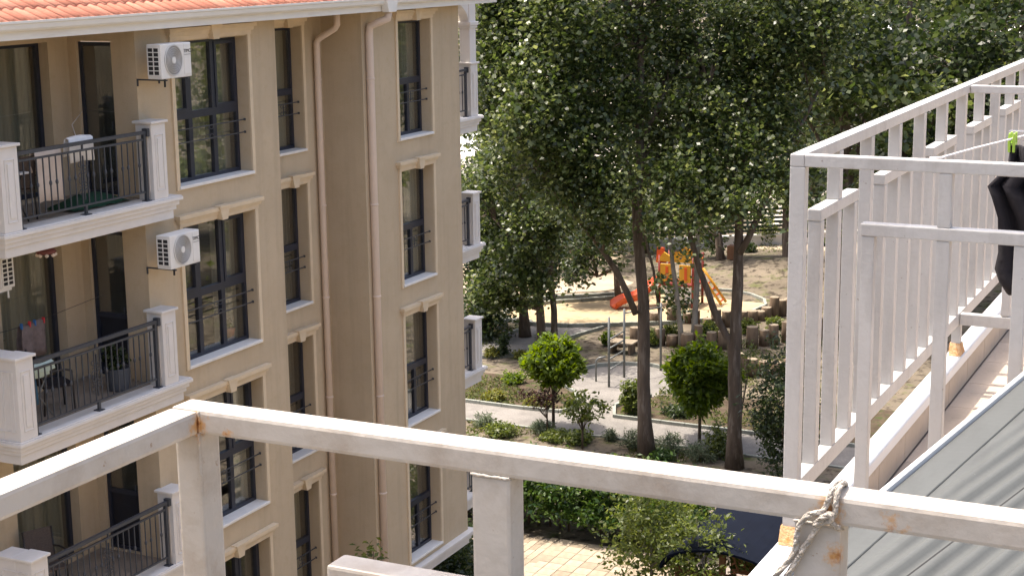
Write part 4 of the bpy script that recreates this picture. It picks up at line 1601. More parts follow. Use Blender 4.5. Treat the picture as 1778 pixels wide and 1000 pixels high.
def canopy_sheet(s0, s1, zoff):
    """strip between two rib lines; s = distance to the right of the edge start measured across the ribs"""
    mb = MB()
    nrm = Vector((rd.y, -rd.x, 0))
    if nrm.y > 0:
        nrm = -nrm
    rows = []
    e_n = Vector((-E1.y, E1.x, 0))
    ns = int((s1 - s0) / PER * 8)
    for i in range(ns + 1):
        s = s0 + (s1 - s0) * i / ns
        ph = (s / PER) % 1.0
        zz = .5 - .5 * math.cos(2 * math.pi * ph)
        zz = zz * zz * (3 - 2 * zz)
        line = []
        for j in range(65):
            L_ = -1.4 + 4.4 * j / 64
            p = ed0 + nrm * s + rd * L_
            d_ = -(p - A0).dot(e_n)
            k_ = min(1, max(0, (d_ - .075) / .07))        # ribs fade out into the flat edge strip
            line.append((p.x, p.y, CZ + zoff + .013 * zz * k_))
        rows.append(line)
    mb.grid(rows)
    keep = []
    for f, s_ in zip(mb.f, mb.sm):
        c_ = sum((Vector(mb.v[k]) for k in f), Vector()) / len(f)
        if (c_ - A0).dot(e_n) < -.055:
            keep.append((f, s_))
    mb.f = [k[0] for k in keep]
    mb.sm = [k[1] for k in keep]
    return mb.build('roof_sheet', 'sheet_metal', can)


nr_ = Vector((rd.y, -rd.x, 0))
for s0_, s1_ in ((-.55, .1085), (.1115, .72), (.723, 1.3)):
    canopy_sheet(s0_, s1_, .0)
for s0_ in (.110, .7215):  # thin dark strips drawn in as the overlap shadow along the sheet joints
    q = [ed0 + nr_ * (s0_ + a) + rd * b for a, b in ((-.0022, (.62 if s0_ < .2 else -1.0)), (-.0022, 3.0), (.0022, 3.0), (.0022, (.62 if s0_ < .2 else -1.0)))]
    MB().prism([(p.x, p.y) for p in q], 'z', CZ - .002, CZ + .006).build('seam_shadow', 'tyre_and_seam_shadow', can)
fl = MB()
e_n = Vector((-E1.y, E1.x, 0))
for a, b, zt in ((0.004, .018, .016), (-.075, .0035, .004)):
    p = [A0 - E1 * 1.6 + e_n * a, A0 + E1 * 3.0 + e_n * a, A0 + E1 * 3.0 + e_n * b, A0 - E1 * 1.6 + e_n * b]
    MB().prism([(q.x, q.y) for q in p], 'z', CZ - (.05 if a > 0 else .004), CZ + zt).build('edge_flashing', 'flashing' if a > 0 else 'sheet_metal', can, bevel=.002, seg=1)
for L_ in (-.2, .9, 1.9):
    q = A0 + E1 * L_ - e_n * .9
    MB().box(q.x - .02, q.x + .02, q.y - .02, q.y + .02, FZ, CZ + .004).build('support_post', 'paint_far', can)

# laundry on the terrace ------------------------------------------------------
ob = MB().tube([(CX + .02, 1.02, TOPZ + .004), (CX + .03, .985, TOPZ + .006), (5.3, .94, TOPZ + .003), (5.7, .885, TOPZ - .008), (DXX + .01, .40, TOPZ + .004)], .0035, 6).build('clothesline', 'white_cloth')
tag(ob, 'thin white line running from the white fence to the divider fence', 'clothesline')
gm = MB()
rows = []
outl = [(-.03, -.005, .10), (-.10, -.012, .10), (-.17, -.072, .10), (-.205, -.055, .11), (-.28, -.035, .12), (-.40, -.02, .13), (-.46, -.03, .115), (-.50, -.012, .10), (-.54, .012, .09)]
for dz, l_, r_ in outl:
    row = []
    for j in range(13):
        t = j / 12
        y = .885 - l_ - t * (r_ + .06 - l_ * 0)
        x = 5.70 + .030 * math.sin(t * 13 + dz * 7) + .012 * math.sin(dz * 40)
        row.append((x, y, TOPZ + dz - .0))
    rows.append(row)
gm.grid(rows)
ob = gm.build('garment', 'black_cloth', None, loc=(5.7, .87, TOPZ))
ob.modifiers.new('thick', 'SOLIDIFY').thickness = .012
tag(ob, 'black garment pegged on the line behind the white terrace fence', 'laundry')
for i, yy in enumerate((.893, .878)):
    pg = MB()
    pg.prism([(yy - .005, TOPZ - .052), (yy + .003, TOPZ - .052), (yy + .005, TOPZ - .015), (yy + .003, TOPZ + .013), (yy - .004, TOPZ + .013)], 'x', 5.672, 5.684)
    pg.prism([(yy - .005, TOPZ - .045), (yy + .003, TOPZ - .045), (yy + .005, TOPZ - .015), (yy + .003, TOPZ + .013), (yy - .004, TOPZ + .013)], 'x', 5.712, 5.724)
    pg.box(5.684, 5.712, yy - .004, yy + .003, TOPZ - .03, TOPZ - .022)
    tag(pg.build('clothes_peg', 'peg_lime', None, bevel=.001, seg=1), ['left lime green peg holding the black garment', 'right lime green peg holding the black garment'][i], 'peg', 'lime pegs on the terrace line')

# ================================================================== GARDEN THINGS
# slide tower
o = thing('playground_tower', 'orange and yellow play tower with a slide on the sandpit', 'playground', (63.6, 23.2, 0))
tx, ty = 64.0, 23.3


def gp(name, mb, m, **k):
    return mb.build(name, m, o, **k)


for sx in (-.6, .6):
    for sy in (-.75, .75):
        gp('post', MB().tube([(tx + sx, ty + sy, 0), (tx + sx, ty + sy, 2.2)], .06, 8), 'maroon_metal')
gp('deck', MB().box(tx - .65, tx + .65, ty - .8, ty + .8, .92, 1.0), 'maroon_metal')
# two coloured panels facing the viewer
for yy in (-.42, .42):
    gp('panel', MB().box(tx - .70, tx - .63, ty + yy - .26, ty + yy + .26, 1.1, 1.85), 'yellow_plastic', bevel=.02)
    gp('panel', MB().box(tx - .72, tx - .70, ty + yy - .10, ty + yy + .02, 1.2, 1.75), 'orange_plastic')
gp('roof_panel', MB().prism([(ty - .85, 1.95), (ty + .85, 1.95), (ty + .55, 2.35), (ty + .2, 2.15), (ty - .2, 2.4), (ty - .55, 2.2)], 'x', tx - .65, tx - .55), 'yellow_plastic')
gp('roof_panel', MB().prism([(ty + .5, 1.85), (ty + .95, 1.85), (ty + .9, 2.5), (ty + .6, 2.5)], 'x', tx - .5, tx - .4), 'orange_plastic')
gp('roof_panel', MB().prism([(ty - .85, 1.95), (ty + .85, 1.95), (ty, 2.4)], 'x', tx + .5, tx + .58), 'yellow_plastic')
gp('activity_board', MB().box(tx - .66, tx - .62, ty - .7, ty + .45, .25, .88), 'grey_board')
# slide going down towards the left
sl = MB()
rows = []
p0, p1 = Vector((tx - .3, ty + .75, 1.0)), Vector((62.0, 25.6, .12))
for i in range(15):
    t = i / 14
    p = p0.lerp(p1, t)
    p.z = .12 + .88 * (1 - t) ** 1.15 + .07 * math.sin(t * 2 * math.pi * 1.5)
    d = (p1 - p0)
    d.z = 0
    d.normalize()
    nn = Vector((-d.y, d.x, 0))
    rows.append([p + nn * .30 + Vector((0, 0, .22)), p + nn * .27 + Vector((0, 0, .21)), p + nn * .24, p - nn * .24, p - nn * .27 + Vector((0, 0, .21)), p - nn * .30 + Vector((0, 0, .22)),
                 p - nn * .29 - Vector((0, 0, .06)), p + nn * .29 - Vector((0, 0, .06)), p + nn * .30 + Vector((0, 0, .22))])
sl.grid(rows)
gp('slide', sl, 'orange_plastic')
gp('slide_gate', MB().box(tx - .45, tx - .1, ty + .72, ty + .80, 1.0, 1.35), 'orange_plastic')
# climbing ramp at the right
for s_ in (-.3, .3):
    gp('ramp_rail', MB().tube([(tx + .2 + s_, ty - .8, 1.55), (tx + .5 + s_, ty - 1.75, .1)], .06, 7), 'yellow_plastic')
for i in range(5):
    t = (i + .5) / 5
    gp('rung', MB().tube([(tx - .1 + .3 * t, ty - .8 - .95 * t, 1.3 - 1.2 * t), (tx + .5 + .3 * t, ty - .8 - .95 * t, 1.3 - 1.2 * t)], .04, 6), 'orange_plastic')

# exercise bars on the gravel court
o = thing('exercise_bars', 'galvanised climbing ladder frame with rungs on the gravel court', 'exercise frame', (50.8, 20.9, 0))
a, b = Vector((50.5, 21.0, 0)), Vector((51.9, 21.0, 0))
c_ = Vector((53.3, 20.15, 0))
hh = 2.5
for p in (a, b, c_):
    MB().tube([p, p + Vector((0, 0, hh))], .045, 8).build('post', 'galv', o)
for z in (.62, 1.0, 1.38, 1.7):
    MB().tube([a + Vector((0, 0, z)), b + Vector((0, 0, z))], .028, 6).build('rung', 'galv', o)
MB().tube([b + Vector((0, 0, 2.35)), c_ + Vector((0, 0, 2.35))], .03, 6).build('top_bar', 'galv', o)
ob = MB().tube([(51.0, 21.7, 0), (51.0, 21.7, .75), (51.05, 21.62, .86), (51.15, 21.4, .9)], .035, 8).build('handle_bar', 'galv')
tag(ob, 'single bent steel handle standing left of the ladder frame', 'handle')
o = thing('gym_bench', 'low weathered bench behind the ladder frame', 'bench', (55.2, 22.4, 0))
MB().box(54.9, 55.6, 21.9, 22.9, .40, .46).build('seat', 'log_top', o)
for yy in (22.0, 22.75):
    MB().box(54.95, 55.5, yy, yy + .08, 0, .40).build('leg', 'log', o)

# log palisades
log_me = []
for hh in (.45, .6, .75):
    mb = MB().lathe([(.21, 0), (.20, hh * .5), (.195, hh - .015), (.18, hh)], 0, 0, 12)
    me = mb.mesh('log', 'log')
    me.materials.append(MAT['log_top'])
    me.polygons[len(me.polygons) - 1].material_index = 1
    log_me.append(me)


def palisade(label, line, step=.43):
    pts = [Vector((p[0], p[1], 0)) for p in line]
    o = thing('log_edging', label, 'log edging', pts[0], 'log edgings in the garden')
    acc = []
    for a, b in zip(pts[:-1], pts[1:]):
        k = max(1, int((b - a).length / step))
        acc += [a.lerp(b, i / k) for i in range(k)]
    for p in acc:
        lo = link('log', random.choice(log_me), o, (p.x + random.uniform(-.05, .05), p.y + random.uniform(-.05, .05), 0))
        s_ = random.uniform(.8, 1.25)
        lo.scale = (s_, s_, random.uniform(.85, 1.2))


palisade('upper row of upright logs at the rim of the sandpit', [(60.2, 23.0), (60.8, 21.9), (60.2, 20.8), (61.2, 19.9), (62.4, 19.3), (64.4, 18.4)])
palisade('middle row of upright logs curving below the sandpit', [(56.2, 22.9), (57.0, 21.6), (56.8, 20.4), (57.3, 19.2), (57.9, 18.2), (58.8, 17.6), (59.6, 16.8), (61, 15.4)])
palisade('short lowest row of logs beside the big forked trunk', [(53.4, 17.6), (53.9, 16.9), (54.4, 16.2), (55, 15.0)])

# litter box on the clearing
o = thing('litter_bin', 'dark square litter bin on a post at the sandy clearing', 'bin', tuple(PG(1275, 468)))
q = PG(1275, 468)
MB().box(q.x - .25, q.x + .25, q.y - .3, q.y + .3, .5, 1.15).build('box', 'brown_wood', o, bevel=.03)
MB().tube([(q.x, q.y, 0), (q.x, q.y, .6)], .05, 8).build('post', 'chair_metal', o)

# far garden fence: low wall + slats
fa_, fb_ = Vector((72.5, 32.8, 0)), Vector((85.0, 15.6, 0))
dd = (fb_ - fa_)
LL = dd.length
dd.normalize()
nn = Vector((-dd.y, dd.x, 0))
o = thing('slatted_fence', 'dark green slatted fence on a low pale wall at the back of the garden', 'fence', fa_)


def seg_prism(p, q, w_, z0_, z1_, name, m, par):
    return MB().prism([((p - nn * w_).x, (p - nn * w_).y), ((q - nn * w_).x, (q - nn * w_).y), ((q + nn * w_).x, (q + nn * w_).y), ((p + nn * w_).x, (p + nn * w_).y)], 'z', z0_, z1_).build(name, m, par)


seg_prism(fa_, fb_, .12, 0, .50, 'base_wall', 'far_wall', o)
seg_prism(fa_, fb_, .16, .50, .58, 'wall_cap', 'concrete_white', o)
nb = 9
for i in range(nb):
    p = fa_ + dd * (LL * i / nb)
    seg_prism(p - dd * .04, p + dd * .04, .05, .58, 2.0, 'post', 'fence_green', o)
    for j in range(6):
        z = .72 + j * .215
        seg_prism(p + dd * .05, p + dd * (LL / nb - .05), .02, z, z + .12, 'slat', 'fence_green', o)

# shelter with a barrel roof near the terrace
o = thing('garden_shelter', 'wooden garden shelter with a dark navy barrel roof behind the small trees', 'shelter', (32.6, 10.4, 0))
prof = []
for i in range(17):
    a = math.pi * i / 16
    prof.append((10.45 + 1.35 * math.cos(a), 1.85 + .55 * math.sin(a)))
outer = [(10.45 + (y - 10.45) * 1.0, z) for y, z in prof]
inner = [(10.45 + (y - 10.45) * .97, z - .05) for y, z in prof[::-1]]
MB().prism(outer + inner, 'x', 31.2, 35.6, smooth=False).build('roof', 'navy_roof', o)
for xx in (31.45, 35.3):
    for yy in (9.35, 10.45, 11.45):
        MB().box(xx - .06, xx + .06, yy - .06, yy + .06, 0, 1.85 if yy != 10.45 else 2.32).build('post', 'brown_wood', o)
MB().box(31.40, 31.5, 9.3, 11.5, 1.68, 1.8).build('beam', 'brown_wood', o)
MB().box(31.6, 35.2, 9.3, 9.36, .3, 1.8).build('side_wall', 'brown_wood', o)
MB().box(31.6, 35.2, 9.6, 11.3, .05, .15).build('floor', 'brown_wood', o)
MB().box(35.2, 35.26, 9.4, 11.4, .3, 2.1).build('back_wall', 'brown_wood', o)

# a car on the far road
q = PG(842, 250)
o = thing('parked_car', 'white car on the far road seen past the end balconies', 'car', (q.x, q.y, .04))
bx, by = q.x, q.y


def cp(name, mb, m, **k):
    mb.v = [(bx + a, by + b, c + .04) for a, b, c in mb.v]
    return mb.build(name, m, o, **k)


cp('body', MB().prism([(-2.1, .25), (2.1, .25), (2.15, .75), (1.3, .92), (-1.9, .95), (-2.15, .7)], 'y', -.85, .85), 'car_white', bevel=.06)
cp('cabin', MB().prism([(-1.75, .93), (1.1, .92), (.45, 1.42), (-1.2, 1.45)], 'y', -.72, .72), 'car_glass', bevel=.05)
cp('roof', MB().box(-1.15, .42, -.66, .66, 1.43, 1.50), 'car_white', bevel=.03)
for xx in (-1.3, 1.3):
    for yy in (-.8, .8):
        cp('wheel', MB().prism([(xx + .32 * math.cos(a), .32 + .32 * math.sin(a)) for a in np.linspace(0, 6.283, 19)[:-1]], 'y', yy - .1, yy + .1), 'tyre_and_seam_shadow')
for yy in (-.6, .6):
    cp('headlight', MB().box(2.08, 2.16, yy - .15, yy + .15, .6, .72), 'concrete_white')

# pale block of flats far behind the trees on the right
o = thing('far_building', 'pale grey building glimpsed through the trees behind the white fence', 'building', (104, 24, 0))
MB().box(104, 116, 10, 30, 0, 9).build('wall', 'far_wall', o)
MB().box(103.6, 116.4, 9.6, 30.4, 9, 9.3).build('roof', 'concrete_white', o)
for i in range(5):
    for j in range(2):
        MB().box(103.93, 103.99, 11.5 + i * 3.8, 13.2 + i * 3.8, 1.2 + j * 4, 3.2 + j * 4).build('window', 'car_glass', o)

# ================================================================== PLANTS
# laurel hedge behind the paved yard
o = thing('laurel_hedge', 'glossy green laurel hedge behind the beige paving', 'hedge', (37.2, 16, 0))
cl = np.stack([rng.uniform(36.1, 38.0, 1300), rng.uniform(12.8, 20.5, 1300), rng.uniform(.45, 2.0, 1300)], axis=1)
cl[:, 2] -= np.abs(cl[:, 0] - 37.15) * .35
cl[:, 2] = np.where((cl[:, 0] < 36.6), np.maximum(cl[:, 2], .75), cl[:, 2])
pts = spray(cl, 20, .14)
me = leaf_mesh('foliage', pts - np.array([37.2, 16, 0]), .17, 'leaf_laurel', upb=.5, asp=.42)
f_ = bpy.data.objects.new('foliage', me)
C.objects.link(f_)
f_.parent = o
mb = MB()
for i in range(26):
    yy = 12.9 + i * .3
    mb.tube([(37.1 + random.uniform(-.2, .2), yy, 0), (37.1 + random.uniform(-.4, .4), yy + random.uniform(-.2, .2), 1.5)], [.03, .012], 6)
mb.build('stem', 'bark', o)

# ball-headed trees


def ball_tree(label, base, zc, r, n):
    return shrub('ball_tree', label, base, r, n, .24, 'leaf_ball', per=16, sig=.10, group='round clipped trees', cat='tree', upb=.55, asp=.42, shell=.22, zc=zc, dirs_out=True, stemr=.055)


ball_tree('bright green round tree left of the gravel court', (45.3, 20.75, 0), 2.1, (.80, .86, .74), 330)
ball_tree('round tree between the two big trunks', (45.8, 16.02, 0), 2.05, (1.0, 1.02, 1.0), 480)
shrub('column_shrub', 'narrow upright shrub just left of the big straight trunk', (47.7, 19.0, 0), (.35, .38, .62), 110, .14, 'leaf_light', per=12, sig=.07, zc=.62)
# young magnolia-like tree in front of the path
shrub('young_tree', 'young tree with purple tipped shoots in front of the path', (43.6, 19.0, 0), (.5, .72, .5), 60, .17, 'leaf_light', per=10, sig=.09, zc=1.25, cat='tree', stemr=.035)
o = shrub('purple_plum', 'small dark purple leaved tree under the bright ball tree', (44.5, 20.6, 0), (.4, .8, .3), 60, .12, 'leaf_purple', per=11, sig=.08, zc=1.2, cat='tree', stemr=.03)
# low plants along the strip and in the beds: (px, py of base, radius, height, leaf material, label)
low = [(842, 742, .30, .42, 'leaf_lavender', 'grey lavender bush nearest the building corner'),
       (872, 757, .55, .38, 'leaf_light', 'broad light green shrub in the front strip by the building corner'),
       (942, 750, .38, .32, 'leaf_lavender', 'sparse grey lavender in the front strip below the bright ball tree'),
       (1000, 768, .60, .30, 'leaf_light', 'low light green shrub around the foot of the young tree'),
       (960, 765, .36, .24, 'leaf_light', 'small light green clump left of the young tree'),
       (1100, 780, .38, .55, 'leaf_lavender', 'tall lavender left of the big straight trunk'),
       (1165, 785, .52, .50, 'leaf_lavender', 'wide lavender right of the big straight trunk'),
       (1150, 800, .34, .30, 'leaf_laurel', 'low glossy shrub at the foot of the big straight trunk'),
       (1215, 800, .5, .55, 'leaf_lavender', 'lavender clump under the shaded round tree'),
       (1246, 795, .42, .95, 'leaf_light', 'upright light green shrub beside the forked trunk'),
       (1060, 765, .14, .3, 'leaf_lavender', 'tiny lavender sprig at the path edge'),
       (892, 665, .40, .32, 'leaf_ball', 'small mid green mound in the left bed'),
       (858, 695, .36, .30, 'leaf_yellow', 'yellowish mound near the kerb of the left bed'),
       (930, 705, .42, .30, 'leaf_yellow', 'olive yellow mound under the bright ball tree'),
       (855, 620, .30, .30, 'leaf_yellow', 'small yellow shrub by the second path'),
       (905, 622, .24, .25, 'leaf_yellow', 'tiny yellow shrub beside the second path trunks'),
       (925, 640, .40, .62, 'leaf_light', 'leafy bush at the foot of the twin trunks'),
       (875, 620, .25, .9, 'leaf_dark', 'thin dark upright shrub left of the twin trunks'),
       (1055, 600, .22, .55, 'leaf_ball', 'bright little shrub behind the ladder frame'),
       (1130, 600, .35, .60, 'leaf_light', 'shrub among the middle logs left'),
       (1165, 590, .30, .55, 'leaf_light', 'shrub among the slender trunks'),
       (1230, 585, .40, .55, 'leaf_light', 'spiky light shrub between the log rows'),
       (1300, 580, .35, .50, 'leaf_light', 'shrub behind the logs right of the forked trunk'),
       (1345, 570, .35, .45, 'leaf_light', 'shrub at the far right end of the logs'),
       (1195, 555, .35, .35, 'leaf_dark', 'low dark shrub at the sandpit rim'),
       (945, 592, .30, .28, 'leaf_grass', 'grassy clump under the left trees'),
       (1100, 700, .3, .3, 'leaf_dark', 'dark low plant beside the narrow upright shrub'),
       (1180, 720, .6, .22, 'leaf_dark', 'dark groundcover patch under the round tree'),
       (1330, 425, .7, 1.6, 'leaf_light', 'bright shrub in front of the slatted fence'),
       (1300, 440, .4, .5, 'leaf_dark', 'small dark shrub at the foot of the slatted fence')]
for u, v, r, h_, lm, lb in low:
    p = PG(u, v)
    lav = lm in ('leaf_lavender', 'leaf_grass')
    shrub('shrub', lb, p, (r, r, h_ * .6), int(60 + 160 * r), .15 if lav else .12, lm, per=9, sig=.06, group='low garden shrubs', zc=h_ * .5,
          asp=.16 if lav else .5, dirs_out=lav, stemr=.015, shell=.4)
# rose with white flowers on the forked trunk
p = PG(1285, 690)
o = shrub('rose_bush', 'rose with white blossoms beside the forked trunk', (44.6, 14.3, 0), (.45, .5, .5), 50, .11, 'leaf_light', per=8, sig=.07, zc=3.1, stemr=.02)
# tall dark shrub by the fence corner
shrub('tall_shrub', 'tall dark leafy shrub right of the forked trunk', (43.2, 12.55, 0), (.95, .95, 2.0), 420, .13, 'leaf_dark', per=16, sig=.14, zc=2.1, stemr=.06)
# small trees in front of the shelter
shrub('small_tree', 'small birch-like tree hiding the navy shelter roof', (33.6, 12.9, 0), (1.0, 1.15, 1.4), 420, .13, 'leaf_light', per=11, sig=.11, zc=1.7, cat='tree', stemr=.04, bark='bark_pale')
shrub('small_tree', 'airy young tree right of the birch-like one', (31.5, 10.9, 0), (.7, 1.0, 1.2), 230, .12, 'leaf_light', per=8, sig=.09, zc=2.1, cat='tree', stemr=.035, bark='bark_pale')
shrub('small_shrub', 'dense low shrub below the navy shelter roof', (30.4, 9.9, 0), (.9, 1.5, .7), 360, .11, 'leaf_light', per=12, sig=.10, zc=1.2, stemr=.03)
shrub('small_shrub', 'round low shrub at the end of the paving', (32.0, 11.0, 0), (.8, .9, .6), 220, .11, 'leaf_light', per=12, sig=.10, zc=.6, stemr=.03)
shrub('corner_shrub', 'dark green low planting under the corner of the apartment building', (33.0, 18.2, 0), (1.3, 1.2, .7), 300, .14, 'leaf_dark', per=12, sig=.12, zc=.55, stemr=.03)
shrub('corner_shrub', 'dark green low planting below the white base cornice', (31.3, 16.9, 0), (1.2, .9, .8), 260, .14, 'leaf_dark', per=12, sig=.12, zc=.6, stemr=.03)
# top of a tall shrub in front of the facade
shrub('facade_shrub', 'leafy shoots of a tall shrub in front of the recessed facade strip', (23.0, 14.2, 0), (.5, .45, .5), 26, .15, 'leaf_light', per=9, sig=.10, zc=4.22, stemr=.035)

# --- grass and litter on the soil (uncountable)
gpts = []
for (x0, x1, y0, y1, n_) in ((38.6, 44.8, 12, 26, 9000), (47.2, 51.0, 12, 19.2, 2600), (47.0, 50.0, 21.6, 28, 2400), (53, 58, 27.6, 33, 2600), (54.5, 60, 15, 21, 1800), (76, 79, 20, 30, 700), (52, 56, 14, 19, 1600)):
    q = np.stack([rng.uniform(x0, x1, n_), rng.uniform(y0, y1, n_), rng.uniform(.02, .09, n_)], axis=1)
    msk = (np.sin(q[:, 0] * 1.7 + 1.3 * np.sin(q[:, 1] * .9)) + np.sin(q[:, 1] * 1.1 + 2 * np.sin(q[:, 0] * .6))) > -.1
    gpts.append(q[msk])
gpts = np.concatenate(gpts)
me = leaf_mesh('grass', gpts, .16, 'leaf_grass', upb=.1, asp=.3)
ob = bpy.data.objects.new('grass', me)
C.objects.link(ob)
tag(ob, 'thin patchy grass and weeds on the garden soil', 'grass', kind='stuff')

# ================================================================== TREES
D1 = 48.6


def V(p):
    return tuple(p)


def bl(u, v, dep, rpx, n, rz=None, flat=1.0):
    """foliage mass: centre by direction and distance, radius in photo pixels at that distance"""
    r = rpx * dep / FOC
    c = PD(u, v, dep)
    return ((c.x, c.y, c.z), (r, r, (rz if rz else r) * flat), n)


# tree 1: straight trunk left of centre
b1 = Vector((43.6, 16.9, 0))
limbs = [([b1, PD(1118, 600, 48.2), PD(1111, 450, 47.9), PD(1106, 350, 47.7), PD(1112, 280, 47.6), PD(1112, 150, 47.4), PD(1112, 20, 47.3), PD(1115, -120, 47)], .225, .06),
         ([PD(1106, 350, 47.7), PD(1095, 300, 47.4), PD(1070, 250, 47.6), PD(1020, 150, 48), PD(960, 40, 48.4)], .11, .04),
         ([PD(1112, 250, 47.6), PD(1160, 150, 48), PD(1200, 40, 48.5)], .08, .03),
         ([PD(1104, 545, 48.0), PD(1070, 470, 47.6), PD(1018, 398, 47.2), PD(960, 330, 46.8), PD(930, 280, 46.4)], .10, .04),
         ([PD(1110, 200, 47.5), PD(1040, 180, 47.8), PD(950, 130, 48), PD(890, 110, 48.2)], .07, .03)]
blobs = []
for u, v, r_, n_ in ((855, 40, 45, 60), (856, 115, 38, 45), (900, 30, 75, 120), (880, 120, 65, 110), (985, 20, 80, 120), (960, 130, 80, 130), (1050, 70, 80, 120), (1060, 180, 75, 110),
                     (1140, 30, 80, 110), (1150, 140, 75, 100), (930, 215, 75, 120), (1010, 260, 65, 90), (1130, 240, 55, 55), (870, 195, 42, 60),
                     (1000, 335, 48, 50), (1060, 320, 45, 45), (1150, 300, 45, 35), (1040, 385, 35, 25), (900, 290, 50, 60), (1000, -110, 110, 80), (1120, -100, 110, 80), (900, -80, 80, 70), (960, 300, 50, 60)):
    blobs.append(bl(u, v, 47.2 + random.uniform(-2.2, 2.2), r_, n_))
tree('poplar_tree', 'big straight trunked poplar in the middle of the garden', b1, limbs, blobs, leaf=.155, group='large garden trees')

# tree 2: forked trunk
b2 = Vector((43.7, 14.2, 0))
limbs = [([b2, PD(1277, 700, 47.6), PD(1276, 610, 47.3), PD(1281, 500, 47.0), PD(1283, 400, 46.8), PD(1290, 280, 47.2), PD(1300, 180, 48), PD(1305, 60, 48.8)], .235, .05),
         ([PD(1277, 650, 47.4), PD(1268, 595, 47.3), PD(1240, 540, 47.2), PD(1215, 470, 47.1), PD(1195, 400, 47.0), PD(1180, 330, 46.9), PD(1200, 200, 47)], .125, .05),
         ([PD(1284, 440, 46.8), PD(1310, 390, 46.6), PD(1345, 310, 46.8), PD(1390, 220, 47.5), PD(1430, 140, 48)], .11, .04),
         ([PD(1288, 330, 46.6), PD(1250, 250, 47), PD(1230, 150, 47.4)], .07, .03)]
blobs = []
for u, v, r_, n_ in ((1230, 90, 75, 100), (1310, 50, 80, 110), (1220, 200, 60, 70), (1300, 160, 75, 100), (1380, 100, 75, 100), (1270, 270, 60, 70),
                     (1350, 230, 55, 60), (1330, 310, 42, 30), (1215, 300, 48, 40), (1430, 40, 70, 80), (1300, -90, 110, 80), (1420, -60, 90, 70), (1240, 350, 40, 30), (1170, 300, 45, 35), (1310, 350, 35, 22), (1200, 380, 35, 20), (1380, 300, 35, 25), (1160, 380, 35, 22)):
    blobs.append(bl(u, v, 46.6 + random.uniform(-2, 2), r_, n_))
tree('poplar_tree', 'big forked trunked poplar beside the white fence corner', b2, limbs, blobs, leaf=.155, group='large garden trees')

# tree 3: twin trunks at the left
b3 = Vector((53.8, 25.1, 0))
limbs = [([b3, PD(938, 540, 61), PD(925, 440, 60.6), PD(905, 340, 60)], .18, .09),
         ([Vector((54.3, 24.75, 0)), PD(962, 540, 61.5), PD(955, 440, 61), PD(940, 350, 60.6)], .15, .07),
         ([PD(930, 450, 60.7), PD(890, 420, 60), PD(860, 380, 59.6)], .08, .03)]
blobs = []
for u, v, r_, n_ in ((880, 350, 55, 110), (930, 390, 55, 100), (860, 430, 45, 80), (900, 460, 48, 90), (950, 450, 42, 60), (850, 320, 45, 80), (970, 370, 45, 60), (880, 515, 34, 55), (935, 500, 28, 35), (850, 500, 34, 60), (870, 280, 45, 60), (920, 300, 50, 60)):
    blobs.append(bl(u, v, 60.5 + random.uniform(-2, 2), r_, n_))
tree('lime_tree', 'broad tree on twin trunks beside the end balconies', b3, limbs, blobs, leaf=.17, per=20, sig=.3, lm='leaf_poplar', group='large garden trees')

# trees behind it at the far left
for lb, bp, top, bb in (('stout trunked tree at the left edge of the sandpit path', (56.1, 26.9), (905, 430), ((905, 400, 50, 60), (880, 460, 40, 40), (940, 330, 50, 50))),
                        ('leaning dark tree just right of the end balconies', (55.9, 28.5), (835, 430), ((860, 300, 42, 60), (845, 560, 28, 40), (870, 550, 26, 25), (830, 480, 34, 60), (836, 420, 34, 50), (822, 540, 24, 30), (850, 370, 45, 60), (820, 330, 35, 50)))):
    bp = Vector((*bp, 0))
    dep = (bp - Vector((0, 0, H))).dot(Vector((RM[2, 0], RM[2, 1], -RM[2, 2])))
    limbs = [([bp, PD(top[0] + 4, (top[1] + 560) / 2, dep), PD(*top, dep), PD(top[0], top[1] - 150, dep)], .20, .07)]
    tree('garden_tree', lb, bp, limbs, [bl(u, v, dep + random.uniform(-1.5, 1.5), r_, n_) for u, v, r_, n_ in bb], leaf=.18, per=18, sig=.3, lm='leaf_dark', group='large garden trees')

# slender trees by the sandpit
for lb, bp, pts_, r0, bk, bb in (
        ('slender grey trunk left of the pale one by the logs', (1150, 600), ((1145, 540), (1135, 470), (1118, 400), (1105, 330)), .075, 'bark', ((1120, 390, 35, 22), (1150, 500, 20, 12), (1105, 320, 45, 40))),
        ('thin trunk with low leafy shoots in front of the play tower', (1183, 605), ((1178, 540), (1168, 460), (1160, 380), (1150, 300)), .11, 'bark_pale', ((1175, 520, 24, 16), (1150, 380, 35, 22), (1160, 300, 50, 50), (1190, 440, 22, 9))),
        ('pale straight trunk right of the play tower', (1205, 602), ((1207, 540), (1210, 460), (1212, 380), (1215, 260)), .135, 'bark_pale', ((1215, 330, 50, 45), (1200, 260, 55, 55), (1250, 350, 35, 25), (1120, 270, 50, 40)))):
    q = PG(*bp)
    dep = (q - Vector((0, 0, H))).dot(Vector((RM[2, 0], RM[2, 1], -RM[2, 2])))
    limbs = [([q] + [PD(*p, dep) for p in pts_], r0, r0 * .45)]
    tree('slender_tree', lb, q, limbs, [bl(u, v, dep + random.uniform(-1.5, 1.5), r_, n_) for u, v, r_, n_ in bb], leaf=.19, per=15, sig=.3, bark=bk, group='slender garden trees')

